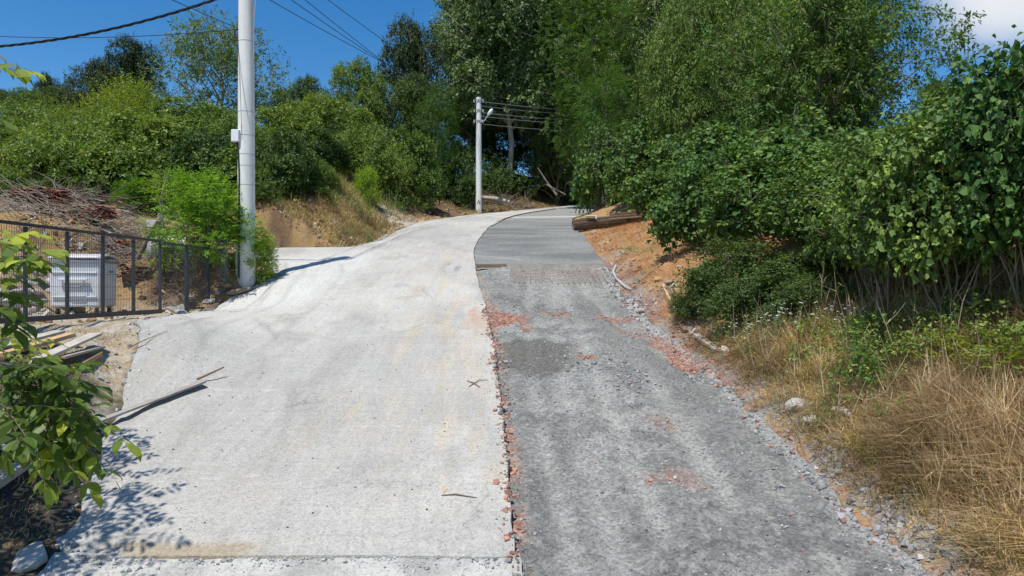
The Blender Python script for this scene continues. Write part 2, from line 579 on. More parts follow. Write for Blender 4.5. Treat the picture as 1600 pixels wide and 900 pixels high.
# leaves
M['lf_hazel'] = leaf_mat('hazel_leaf', (0.020, 0.050, 0.012), (0.052, 0.106, 0.022), (0.105, 0.180, 0.036), 0.26, 0.55, 0.32)
M['lf_bush'] = leaf_mat('scrub_leaf', (0.034, 0.066, 0.013), (0.075, 0.130, 0.024), (0.135, 0.195, 0.040), 0.32)
M['lf_bush_dark'] = leaf_mat('dark_scrub_leaf', (0.018, 0.040, 0.010), (0.042, 0.080, 0.018), (0.080, 0.130, 0.030), 0.28)
M['lf_yellow'] = leaf_mat('yellow_green_leaf', (0.070, 0.105, 0.012), (0.150, 0.205, 0.022), (0.250, 0.300, 0.030), 0.36)
M['lf_oak'] = leaf_mat('dark_oak_leaf', (0.014, 0.026, 0.010), (0.030, 0.052, 0.017), (0.052, 0.080, 0.026), 0.18)
M['lf_poplar'] = leaf_mat('poplar_leaf', (0.036, 0.066, 0.022), (0.082, 0.130, 0.042), (0.160, 0.215, 0.095), 0.28, 0.5, 0.4)
M['lf_acacia'] = leaf_mat('acacia_leaf', (0.028, 0.066, 0.011), (0.056, 0.116, 0.018), (0.100, 0.175, 0.029), 0.34)
M['lf_bright'] = leaf_mat('bright_acacia_leaf', (0.055, 0.120, 0.012), (0.120, 0.230, 0.020), (0.200, 0.320, 0.032), 0.38)
M['lf_cherry'] = leaf_mat('narrow_leaf', (0.036, 0.072, 0.014), (0.078, 0.135, 0.026), (0.150, 0.205, 0.050), 0.33, 0.55, 0.3)
M['lf_sparse'] = leaf_mat('pale_tree_leaf', (0.06, 0.095, 0.026), (0.11, 0.16, 0.045), (0.17, 0.22, 0.07), 0.36)
M['lf_walnut'] = leaf_mat('walnut_leaf', (0.024, 0.052, 0.010), (0.052, 0.100, 0.016), (0.140, 0.195, 0.028), 0.44, 0.45, 0.35)
M['lf_weed'] = leaf_mat('weed_leaf', (0.045, 0.085, 0.020), (0.085, 0.145, 0.032), (0.150, 0.210, 0.050), 0.3)
M['straw'] = leaf_mat('dry_grass', (0.115, 0.085, 0.04), (0.27, 0.205, 0.10), (0.42, 0.345, 0.19), 0.25, 0.7, 0.2, (1.0, 0.95, 0.8))
M['straw_orange'] = leaf_mat('cut_straw', (0.19, 0.105, 0.04), (0.33, 0.21, 0.085), (0.46, 0.33, 0.16), 0.2, 0.75, 0.15, (1.0, 0.95, 0.8))
M['grass'] = leaf_mat('green_grass', (0.07, 0.085, 0.02), (0.14, 0.15, 0.045), (0.24, 0.22, 0.085), 0.3, 0.6, 0.25)
M['flower'] = plain('white_petals', (0.72, 0.72, 0.68), 0.7, 0, 0.08, 8, 0)

print('materials done')
#@@GROUND
# ------------------------------------------------------------------ ground and road
def lerp3(a, b, t):
    t = np.asarray(t)[..., None]
    return np.asarray(a) * (1 - t) + np.asarray(b) * t


def graded(parts):
    out = [parts[0][0]]
    for a, b, s in parts:
        n = max(1, int(round((b - a) / s)))
        out.extend(list(np.linspace(a, b, n + 1)[1:]))
    return np.array(out)


def build_ground():
    xs = graded([(-400, -120, 40), (-120, -40, 4), (-40, -16, 0.8), (-16, -11, 0.25), (-11, 8, 0.11), (8, 16, 0.3), (16, 40, 0.8), (40, 120, 4), (120, 400, 40)])
    ys = graded([(-300, -40, 40), (-40, -14, 3), (-14, 4, 0.4), (4, 27, 0.11), (27, 60, 0.28), (60, 90, 1.2), (90, 200, 6), (200, 800, 60)])
    X, Y = np.meshgrid(xs, ys)
    Z = land(X, Y)
    L = x_left(Y); R = x_right(Y)
    dl = np.maximum(L - X, 0); dr = np.maximum(X - R, 0)
    n1 = fbm(X, Y, 0.6, 4, 31); n2 = fbm(X, Y, 2.4, 4, 32); n3 = fbm(X, Y, 7, 3, 33)
    orange = np.array([0.43, 0.245, 0.115]); brown = np.array([0.20, 0.125, 0.07]); straw = np.array([0.40, 0.28, 0.125])
    litter = np.array([0.085, 0.075, 0.035]); tan = np.array([0.44, 0.35, 0.235]); pale = np.array([0.50, 0.46, 0.39])
    dark = np.array([0.07, 0.06, 0.045]); grey = np.array([0.30, 0.30, 0.30])
    C = lerp3(litter, brown, smooth((n1 - 0.35) * 3))
    # left banks: orange cut earth near the road, litter further up
    lb = smooth((3.2 - dl) / 1.6) * (dl > 0) * smooth((Y - 22) / 2) * (1 - 0.8 * smooth((Y - 36) / 6))
    C = lerp3(C, lerp3(orange, brown, smooth((n2 - 0.45) * 4)), lb)
    # pale spoil along the road edge and the side track
    path = np.exp(-(((X + 6.0 + (Y - 34) * 0.55) / 1.2) ** 2)) * smooth((Y - 30) / 2.5) * (1 - smooth((Y - 42) / 4)) * (dl > 0)
    C = lerp3(C, pale, np.clip(path * (0.5 + n2), 0, 0.9))
    C = lerp3(C, pale, smooth((0.8 - dl) / 0.5) * (dl > 0) * smooth((n3 - 0.45) * 6) * 0.8)
    # yard behind the gate and strip in front of it
    yard = smooth((Y - 9.8) / 1.0) * (1 - smooth((Y - 17.2) / 0.6)) * (dl > 0) * smooth((X + 13) / 1.5)
    C = lerp3(C, lerp3(tan, pale, smooth((n3 - 0.4) * 4)), yard)
    bank = smooth((Y - 16.9) / 0.5) * (1 - smooth((Y - 24) / 2)) * (dl > 0)
    C = lerp3(C, lerp3(np.array([0.40, 0.26, 0.12]), brown, smooth((n2 - 0.42) * 5)), bank * 0.9)
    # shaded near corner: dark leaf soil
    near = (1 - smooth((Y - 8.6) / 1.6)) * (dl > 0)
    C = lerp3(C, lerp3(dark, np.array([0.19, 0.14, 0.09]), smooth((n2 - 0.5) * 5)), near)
    # right bank
    rb = (dr > 0) * smooth((7 - dr) / 3)
    rc = lerp3(lerp3(orange, straw, smooth((n2 - 0.4) * 4)), brown, smooth((n1 - 0.55) * 4) * 0.7)
    C = lerp3(C, rc, rb)
    C = lerp3(C, grey, (dr > 0) * smooth((0.95 - dr) / 0.6) * smooth((n3 - 0.30) * 4) * 0.85 * (Y < 22))
    C = lerp3(C, np.array([0.34, 0.17, 0.12]), (dr > 0) * smooth((0.9 - dr) / 0.4) * smooth((fbm(X, Y, 1.7, 3, 35) - 0.5) * 7) * 0.7)
    # far ridge ground: green-brown
    far = smooth((np.hypot(X, Y) - 60) / 30)
    C = lerp3(C, np.array([0.06, 0.075, 0.025]), far)
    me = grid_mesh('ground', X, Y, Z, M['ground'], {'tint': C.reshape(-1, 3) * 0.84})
    tag(link('ground', me), kind='structure')


build_ground()


def strip(name, ys, xl, xr, ncol, off_fn, tint_fn, mat, skirt=0.14, gain=1.0):
    """road sheet between two edges, with its sides turned down"""
    u = np.linspace(0, 1, ncol)
    Y = np.repeat(ys[:, None], ncol, 1)
    XL = xl(ys)[:, None]; XR = xr(ys)[:, None]
    X = XL + (XR - XL) * u[None, :]
    Z = surf(X, Y) + off_fn(X, Y, u[None, :] + 0 * Y)
    C = tint_fn(X, Y, u[None, :] + 0 * Y) * gain * np.array([1.02, 0.995, 0.925])
    # skirts
    def pad(A, mode):
        return np.pad(A, ((1, 1), (1, 1)), mode='edge')
    Xp = pad(X, 'e'); Yp = pad(Y, 'e'); Zp = pad(Z, 'e')
    Cp = np.pad(C, ((1, 1), (1, 1), (0, 0)), mode='edge')
    rim = np.zeros_like(Zp, bool); rim[0] = rim[-1] = True; rim[:, 0] = rim[:, -1] = True
    Zp = np.where(rim, Zp - skirt, Zp)
    Xp[:, 0] -= 0.012; Xp[:, -1] += 0.012; Yp[0] -= 0.012; Yp[-1] += 0.012
    me = grid_mesh(name, Xp, Yp, Zp, mat, {'tint': Cp.reshape(-1, 3)})
    try:
        me.set_sharp_from_angle(angle=math.radians(50))
    except Exception:
        pass
    return tag(link(name, me), kind='structure')


Y_END = 6.63
ys_left = graded([(Y_END, 14, 0.05), (14, 26, 0.07), (26, 70, 0.3)])


def left_off(X, Y, u):
    z = 0.055 + 0.018 * (fbm(X, Y, 0.9, 3, 41) - 0.5) + 0.012 * (fbm(X, Y, 6, 3, 42) - 0.5)
    ragged = smooth((X - x_left(Y)) / 0.5)
    z = z - (1 - ragged) * (0.05 + 0.09 * (fbm(X, Y, 7, 3, 43) - 0.4))
    # shallow broom and roller lines across the lane
    z = z + 0.004 * np.sin((Y - 0.12 * X) * 9.0 + 3 * fbm(X, Y, 0.5, 2, 44)) * (Y < 30)
    # ragged lip at the lower end
    lip = smooth((Y_END + 0.10 + 0.22 * fbm(X, Y, 3, 3, 45) - Y) / 0.08)
    z = z - lip * 0.05
    return z


def left_tint(X, Y, u):
    n = fbm(X, Y, 0.35, 4, 51); n2 = fbm(X, Y * 0.6, 1.6, 4, 52); n3 = fbm(X * 2.0, Y * 0.5, 2.2, 4, 53)
    C = lerp3(np.array([0.455, 0.45, 0.445]), np.array([0.56, 0.555, 0.54]), smooth((n - 0.3) * 2.4))
    C = lerp3(C, np.array([0.38, 0.375, 0.37]), smooth((n2 - 0.52) * 5) * 0.55)
    # sandy stains, strongest in a band right of the middle
    band = np.exp(-((X + 1.2 + (Y - 12) * 0.10) / 0.9) ** 2) + 0.7 * np.exp(-((X + 2.6 - (Y - 9) * 0.25) / 0.35) ** 2) * (Y < 15)
    band = band * smooth((Y - 6.8) / 1.5) * (1 - smooth((Y - 22) / 4)) + 0.25 * np.exp(-((Y - 16) / 3.5) ** 2)
    C = lerp3(C, np.array([0.57, 0.49, 0.37]), np.clip(band * smooth((n3 - 0.40) * 2.5) * 0.5, 0, 0.55))
    # pale pinkish dust near the red rubble
    C = lerp3(C, np.array([0.52, 0.35, 0.28]), np.exp(-((X + 0.75) / 0.35) ** 2 - ((Y - 15.2) / 1.2) ** 2) * smooth((n3 - 0.35) * 4) * 0.8)
    # dark rubber and damp patches by the far joint
    C = lerp3(C, np.array([0.24, 0.245, 0.25]), np.exp(-((X + 1.75) / 0.35) ** 2 - ((Y - 20.2) / 0.9) ** 2) * smooth((n3 - 0.4) * 5) * 0.8)
    # long faint wheel dirt along the lane
    for xo, w_, a_ in ((1.15, 0.28, 0.22), (2.9, 0.30, 0.25), (4.1, 0.22, 0.16)):
        C = lerp3(C, np.array([0.37, 0.36, 0.345]), np.exp(-((X - x_joint(Y) + xo + 0.15 * np.sin(Y * 0.4)) / w_) ** 2) * a_ * smooth((n2 - 0.25) * 3))
    # dust and mud gathered towards the left edge
    C = lerp3(C, np.array([0.40, 0.36, 0.30]), np.exp(-((X - x_left(Y)) / 0.55) ** 2) * smooth((n3 - 0.4) * 4) * 0.45)
    # smoother whiter skim by the gate corner
    skim = smooth((-x_joint(Y) - X * 0 + (-X) - 5.0) / 1.2) * smooth((Y - 15) / 1.5) * (1 - smooth((Y - 21) / 2))
    C = lerp3(C, np.array([0.62, 0.625, 0.63]), skim * 0.8)
    # tyre arcs
    arc = np.hypot(X + 14.5, Y - 7.2)
    for r0, w in ((10.3, 0.09), (11.6, 0.07)):
        C = lerp3(C, np.array([0.35, 0.345, 0.34]), np.exp(-((arc - r0) / w) ** 2) * 0.45 * smooth((n2 - 0.3) * 4) * (Y < 18))
    for off_, a_ in ((0.0, 0.45), (0.55, 0.3), (1.65, 0.3)):
        xl_ = interp(Y, [(10.5, -5.7), (12.5, -6.15), (15, -6.25), (18, -6.35), (19.5, -6.5), (22, -7.4)]) + off_ + 0.06 * np.sin(Y * 1.3)
        C = lerp3(C, np.array([0.27, 0.27, 0.27]), np.exp(-((X - xl_) / 0.07) ** 2) * a_ * smooth((n2 - 0.2) * 3) * smooth((Y - 10.5) / 1.5) * (1 - smooth((Y - 20) / 2)))
    # long scratches across
    line = np.abs(np.sin((Y - 0.05 * X + 0.25 * fbm(X, Y * 0, 0.4, 2, 57)) * 2.3))
    C = lerp3(C, np.array([0.64, 0.63, 0.62]), smooth((0.05 - line) / 0.05) * smooth((fbm(X, Y * 3, 0.5, 3, 58) - 0.5) * 6) * 0.5)
    # bare tan lip at the lower end
    C = lerp3(C, np.array([0.40, 0.34, 0.26]), smooth((Y_END + 0.2 - Y) / 0.05) * smooth((fbm(X, Y, 1.0, 2, 59) - 0.38) * 6) * 0.9)
    C = lerp3(C, np.array([0.40, 0.41, 0.42]), (1 - smooth((X - x_left(Y)) / 0.5)) * 0.6)
    return C


strip('concrete_road', ys_left, x_left, x_joint, 110, left_off, left_tint, M['concrete'], gain=0.90)


def low_off(X, Y, u):
    return -0.02 + 0.03 * (fbm(X, Y, 5, 4, 61) - 0.5) + 0.012 * (fbm(X, Y, 18, 2, 62) - 0.5)


def low_tint(X, Y, u):
    n = fbm(X, Y, 2.5, 4, 63)
    return lerp3(np.array([0.42, 0.42, 0.42]), np.array([0.60, 0.60, 0.59]), smooth((n - 0.3) * 2.4))


strip('lower_road', graded([(-14, 4, 0.5), (4, Y_END + 0.1, 0.05)]), x_left, lambda y: x_joint(y) + 0.05, 80, low_off, low_tint, M['concrete'], gain=0.82)

# red-earth patches on the gravel lane, where the brick rubble lies: centre x, y, half sizes, turn
RED = []
for (px, py, rx, ry, tilt, wt) in ((792, 497, 0.62, 0.55, 0.2, 1.0), (768, 482, 0.25, 0.6, 0, 0.55), (1075, 562, 0.36, 0.75, -0.25, 0.9), (1030, 530, 0.30, 0.8, -0.3, 0.7), (962, 497, 0.45, 0.35, 0.0, 0.6), (1000, 520, 0.45, 0.35, 0, 0.6),
                               (918, 553, 0.20, 0.15, 0, 0.7), (866, 487, 0.28, 0.2, 0, 0.7), (1062, 742, 0.40, 0.30, 0.0, 0.33), (1030, 655, 0.30, 0.25, 0, 0.3), (1140, 590, 0.2, 0.4, -0.3, 0.5)):
    p = road_hit(px, py)
    RED.append((p[0], p[1], rx, ry, tilt, wt))


def red_mask(X, Y):
    m = np.zeros_like(X)
    wob = fbm(X, Y, 3.2, 4, 71)
    for (cx, cy, rx, ry, t, wt) in RED:
        dx = X - cx; dy = Y - cy
        a = dx * math.cos(t) - dy * math.sin(t); b = dx * math.sin(t) + dy * math.cos(t)
        r = np.sqrt((a / rx) ** 2 + (b / ry) ** 2)
        m = np.maximum(m, wt * smooth((1.15 - r + 2.2 * (wob - 0.5)) / 0.6))
    return m


def tracks(X, Y):
    """tyre marks: distance to a few wheel lines"""
    out = np.zeros_like(X)
    for (x0, dx, c, w) in ((1.0, -0.012, 0.02, 0.16), (2.7, -0.075, 0.0, 0.17), (1.75, -0.05, -0.004, 0.15), (3.2, -0.05, 0, 0.12), (0.55, -0.02, 0.01, 0.12)):
        xc = x0 + dx * (Y - 6) + c * (Y - 11) ** 2 * 0.15 + 0.12 * np.sin(Y * 0.35 + x0)
        out = np.maximum(out, np.exp(-((X - xc) / w) ** 2))
    return out


def grav_off(X, Y, u):
    n = fbm(X, Y, 0.8, 3, 72) - 0.5
    n2 = fbm(X, Y, 4.5, 4, 73) - 0.5
    t = tracks(X, Y)
    z = -0.06 + 0.09 * n + 0.075 * n2 * (1 - 0.7 * t) - 0.035 * t
    ch = 0.012 * np.sin(Y * 42 + X * 10) * t * smooth((fbm(X, Y, 0.7, 2, 74) - 0.45) * 6)
    # scraped ridge along the right side
    xr = x_right(Y) - 0.75 - 0.25 * np.sin(Y * 0.5)
    rid = np.exp(-((X - xr) / 0.16) ** 2) * 0.09 * smooth((Y - 7.5) / 2) * (1 - smooth((Y - 15.5) / 2))
    edge = smooth((X - x_right(Y) + 0.35) / 0.35)
    z = z + ch + rid + edge * 0.10 * fbm(X, Y, 5, 3, 75)
    # keep the edge at the old slab low
    z = z - 0.02 * np.exp(-((X - x_joint(Y)) / 0.25) ** 2)
    return z


def grav_tint(X, Y, u):
    n = fbm(X, Y, 0.7, 4, 76); n2 = fbm(X, Y, 3.0, 4, 77); n3 = fbm(X, Y, 11, 3, 78)
    C = lerp3(np.array([0.22, 0.225, 0.225]), np.array([0.315, 0.32, 0.318]), smooth((n - 0.25) * 2.0))
    C = lerp3(C, np.array([0.14, 0.145, 0.148]), smooth((n2 - 0.50) * 6) * 0.6)
    C = lerp3(C, np.array([0.43, 0.44, 0.44]), smooth((n3 - 0.55) * 6) * 0.35)
    t = tracks(X, Y)
    C = lerp3(C, np.array([0.39, 0.39, 0.385]), t * smooth((fbm(X, Y, 1.1, 3, 79) - 0.33) * 4) * 0.72)
    chev = 0.5 + 0.5 * np.sin(Y * 42 + X * 10)
    C = lerp3(C, np.array([0.20, 0.205, 0.21]), t * chev * 0.3 * smooth((fbm(X, Y, 0.7, 2, 74) - 0.45) * 6))
    # fine dark grey strip beside the ridge
    xr = x_right(Y) - 0.75 - 0.25 * np.sin(Y * 0.5)
    C = lerp3(C, np.array([0.20, 0.205, 0.205]), np.exp(-((X - xr + 0.1) / 0.28) ** 2) * 0.8 * smooth((Y - 7.0) / 2) * (1 - smooth((Y - 16) / 2)))
    # damp circle
    p = road_hit(835, 548)
    d = np.hypot((X - p[0]) / 0.75, (Y - p[1]) / 1.1)
    C = lerp3(C, np.array([0.135, 0.135, 0.125]), smooth((1.15 - d + 0.4 * (n2 - 0.5)) / 0.3) * 0.85)
    # coarse pale blinding in front of the form board
    C = lerp3(C, np.array([0.38, 0.39, 0.40]), smooth((Y - 17.2) / 1.5) * 0.45 * smooth((n2 - 0.3) * 3))
    red = red_mask(X, Y)
    C = lerp3(C, lerp3(np.array([0.32, 0.145, 0.10]), np.array([0.43, 0.26, 0.20]), smooth((n3 - 0.4) * 4)), red * 0.92)
    # spilled brick dust along the joint
    C = lerp3(C, np.array([0.42, 0.30, 0.25]), np.exp(-((X - x_joint(Y) - 0.08) / 0.10) ** 2) * smooth((fbm(X, Y, 2.1, 3, 80) - 0.42) * 6) * 0.8)
    C = lerp3(C, np.array([0.40, 0.41, 0.42]), smooth((X - x_right(Y) + 0.3) / 0.3) * 0.7)
    return C


Y_FORM = 20.66
strip('gravel_lane', graded([(-14, 4, 0.4), (4, Y_FORM - 0.03, 0.045)]), lambda y: x_joint(y) + 0.025, x_right, 96, grav_off, grav_tint, M['gravel'], gain=0.87)


def fresh_off(X, Y, u):
    return 0.045 + 0.012 * (fbm(X, Y, 1.2, 3, 91) - 0.5)


def fresh_tint(X, Y, u):
    n = fbm(X * 0.5, Y * 1.6, 0.9, 4, 92)
    C = lerp3(np.array([0.128, 0.134, 0.136]), np.array([0.190, 0.196, 0.197]), smooth((n - 0.3) * 2.4))
    C = lerp3(C, np.array([0.24, 0.25, 0.255]), smooth((Y - 30) / 10) * 0.6)
    C = lerp3(C, np.array([0.46, 0.46, 0.45]), np.exp(-((Y - 38.6 - 0.2 * X) / 0.5) ** 2) * 0.85)
    C = lerp3(C, np.array([0.28, 0.29, 0.295]), np.exp(-((Y - 22.1 + 0.6 * (X + 1.0)) / 0.08) ** 2) * (X < 0.3) * 0.6)
    return C


strip('fresh_concrete_lane', graded([(Y_FORM + 0.06, 30, 0.12), (30, 70, 0.4)]), lambda y: x_joint(y) + 0.022, x_right, 40, fresh_off, fresh_tint, M['fresh'], gain=1.22)


# loose stones: gravel, brick bits, broken concrete along the edges
def stones_mesh(name, P, size, mat, tint=None, flat=0.7):
    n = len(P)
    base = np.array([[a, b, c] for c in (-1, 1) for b in (-1, 1) for a in (-1, 1)], float) * 0.5
    V = base[None] * (1 + 0.55 * (RNG.random((n, 8, 3)) - 0.5)) * RNG.uniform(0.6, 1.25, (n, 1, 3))
    V[:, :, 2] *= flat
    # random turn
    q = RNG.normal(size=(n, 4)) * np.array([1, 0.35, 0.35, 1]); q /= np.linalg.norm(q, axis=1, keepdims=True)
    w, x, y, z = q.T
    Rm = np.stack([np.stack([1 - 2 * (y * y + z * z), 2 * (x * y - z * w), 2 * (x * z + y * w)], -1),
                   np.stack([2 * (x * y + z * w), 1 - 2 * (x * x + z * z), 2 * (y * z - x * w)], -1),
                   np.stack([2 * (x * z - y * w), 2 * (y * z + x * w), 1 - 2 * (x * x + y * y)], -1)], 1)
    V = np.einsum('nij,nkj->nki', Rm, V) * size[:, None, None] + P[:, None, :]
    f = np.array([(0, 2, 3, 1), (4, 5, 7, 6), (0, 1, 5, 4), (2, 6, 7, 3), (0, 4, 6, 2), (1, 3, 7, 5)])
    F = (f[None] + 8 * np.arange(n)[:, None, None]).reshape(-1, 4)
    attrs = {'tint': np.repeat(tint, 8, 0)} if tint is not None else None
    return mesh_arrays(name, V.reshape(-1, 3), F, np.full(len(F), 4), mat, attrs)


def scatter_gravel():
    n = 10000
    Y = 5 + 15.4 * RNG.random(n) ** 1.5
    u = RNG.random(n)
    X = x_joint(Y) + 0.06 + (x_right(Y) - 0.02 - x_joint(Y)) * u
    keep = RNG.random(n) < 0.25 + 0.75 * smooth((fbm(X, Y, 1.4, 3, 101) - 0.42) * 5)
    X, Y = X[keep], Y[keep]
    size = 0.008 + 0.026 * RNG.random(len(X)) ** 3.5
    # edge rubble
    m = 1500
    Ye = RNG.uniform(5, 20.3, m)
    Xe = x_right(Ye) - 0.22 + 0.55 * np.abs(RNG.normal(0, 0.45, m))
    se = 0.010 + 0.06 * RNG.random(m) ** 6
    m2 = 3200
    Ye = np.concatenate([Ye, RNG.uniform(5, 20, m2)])
    Xe = np.concatenate([Xe, x_right(Ye[m:]) - 0.25 + 0.9 * RNG.random(m2) ** 1.5])
    se = np.concatenate([se, 0.007 + 0.016 * RNG.random(m2) ** 2]); m = m + m2
    # rubble along the joint
    k = 800
    Yj = RNG.uniform(5, 15.5, k)
    Xj = x_joint(Yj) + 0.035 + RNG.normal(0, 0.07, k)
    sj = 0.015 + 0.05 * RNG.random(k) ** 3
    # heaps of broken lumps
    hx, hy, hs = [], [], []
    for (px, py, r, c, smax) in ((985, 470, 0.35, 90, 0.11), (1000, 480, 0.3, 70, 0.12), (905, 575, 0.5, 130, 0.07), (985, 600, 0.5, 160, 0.07), (1040, 455, 0.35, 120, 0.06),
                                 (1090, 600, 0.3, 60, 0.07), (1240, 640, 0.35, 60, 0.09), (1330, 760, 0.5, 120, 0.08), (1420, 835, 0.4, 110, 0.09)):
        p = hit(px, py)
        hx.append(RNG.normal(p[0], r * 0.5, c)); hy.append(RNG.normal(p[1], r * 0.7, c)); hs.append(0.012 + smax * 0.8 * RNG.random(c) ** 2.5)
    for (cx, cy, rx, ry, t_, wt) in RED:
        c = int(420 * wt * (rx * ry) ** 0.5)
        hx.append(RNG.normal(cx, rx * 0.5, c)); hy.append(RNG.normal(cy, ry * 0.5, c)); hs.append(0.009 + 0.035 * RNG.random(c) ** 2.5)
    hx = np.concatenate(hx); hy = np.concatenate(hy); hs = np.concatenate(hs)
    X = np.concatenate([X, Xe, Xj, hx]); Y = np.concatenate([Y, Ye, Yj, hy]); S = np.concatenate([size, se, sj, hs])
    on = (X < x_right(Y)) & (X > x_joint(Y) + 0.02)
    Z = np.where(on, surf(X, Y) + grav_off(X, Y, X * 0), np.where(X < x_joint(Y) + 0.1, surf(X, Y) + left_off(X, Y, X * 0), land(X, Y))) + S * 0.15
    g = RNG.uniform(0.15, 0.42, len(X))
    C = np.stack([g, g, g * 0.99], -1)
    red = red_mask(X, Y) * 0.9 + 0.03
    red[len(size) + m:len(size) + m + k] = 0.55
    red[len(size):len(size) + m] += 0.14
    red = np.clip(red * 1.25, 0, 0.95)
    isred = RNG.random(len(X)) < red
    C[isred] = np.array([0.33, 0.17, 0.12]) * RNG.uniform(0.7, 1.35, (isred.sum(), 1)) + np.array([0.03, 0.03, 0.03])
    me = stones_mesh('gravel', np.stack([X, Y, Z], -1), S, M['stone_tint'], C)
    tag(link('loose_gravel', me), 'loose grey gravel and red brick bits strewn over the unpaved lane', 'gravel', kind='stuff')


M['stone_tint'] = attr_ground('loose_stone', 25, 0.12, 0.9, 0.2, 40, 0.01)
scatter_gravel()


def scatter_crumbs():
    """crumbled concrete along the ragged left edge and the lower lip"""
    n = 1300
    Y = RNG.uniform(5.2, 17.5, n)
    X = x_left(Y) + 0.25 - np.abs(RNG.normal(0, 0.28, n))
    S = 0.008 + 0.06 * RNG.random(n) ** 6
    m = 900
    Y2 = Y_END + RNG.normal(0.02, 0.10, m)
    X2 = RNG.uniform(-4.2, 0.0, m)
    S2 = 0.008 + 0.03 * RNG.random(m) ** 3
    q = 1100
    Y3 = Y_END + 0.3 + 14 * RNG.random(q) ** 1.4
    X3 = x_left(Y3) + 0.3 + (x_joint(Y3) - x_left(Y3) - 0.35) * RNG.random(q)
    S3 = 0.006 + 0.016 * RNG.random(q) ** 3
    X = np.concatenate([X, X2, X3]); Y = np.concatenate([Y, Y2, Y3]); S = np.concatenate([S, S2, S3])
    Z = np.maximum(land(X, Y), np.where(X > x_left(Y) + 0.02, surf(X, Y) - 0.02, -99)) + S * 0.2
    Z[-q:] = surf(X3, Y3) + left_off(X3, Y3, X3 * 0) + S3 * 0.15
    g = RNG.uniform(0.26, 0.50, len(X))
    g[-q:] = RNG.uniform(0.08, 0.4, q)
    me = stones_mesh('crumbs', np.stack([X, Y, Z], -1), S, M['stone_tint'], np.stack([g, g, g * 1.01], -1))
    tag(link('concrete_crumbs', me), 'crumbled pale concrete along the ragged left road edge', 'rubble', kind='stuff')


scatter_crumbs()
print('ground done')
#@@PLANTS
# ------------------------------------------------------------------ plants: leaf and twig builders
def unit(v):
    return v / np.maximum(np.linalg.norm(v, axis=-1, keepdims=True), 1e-9)


def leaves_arrays(P, D, N, L, W, shape='rhomb', fold=0.18, droop=0.12):
    """P base, D direction, N rough normal, L length, W width (arrays)"""
    D = unit(D)
    S = unit(np.cross(D, N)); U = np.cross(S, D)
    L = np.asarray(L)[:, None]; W = np.asarray(W)[:, None]
    if shape == 'rhomb':
        rows = [(0, 0, 0), (0.45, 0.5, fold), (1, 0, -droop), (0.45, -0.5, fold)]
    elif shape == 'round':
        rows = [(0, 0, 0), (0.22, 0.42, fold), (0.62, 0.48, fold), (1, 0, -droop), (0.62, -0.48, fold), (0.22, -0.42, fold)]
    else:   # long ellipse
        rows = [(0, 0, 0), (0.20, 0.32, fold * 0.7), (0.50, 0.50, fold), (0.80, 0.30, fold * 0.4), (1, 0, -droop), (0.80, -0.30, fold * 0.4), (0.50, -0.50, fold), (0.20, -0.32, fold * 0.7)]
    V = np.stack([P + D * (L * a) + S * (W * b) + U * (W * c if c > 0 else L * c) for a, b, c in rows], 1)
    return V


def leaves_mesh(name, V, rnd, mat):
    n, k, _ = V.shape
    return mesh_arrays(name, V.reshape(-1, 3), np.arange(n * k), np.full(n, k), mat, {'rnd': np.repeat(rnd, k)})


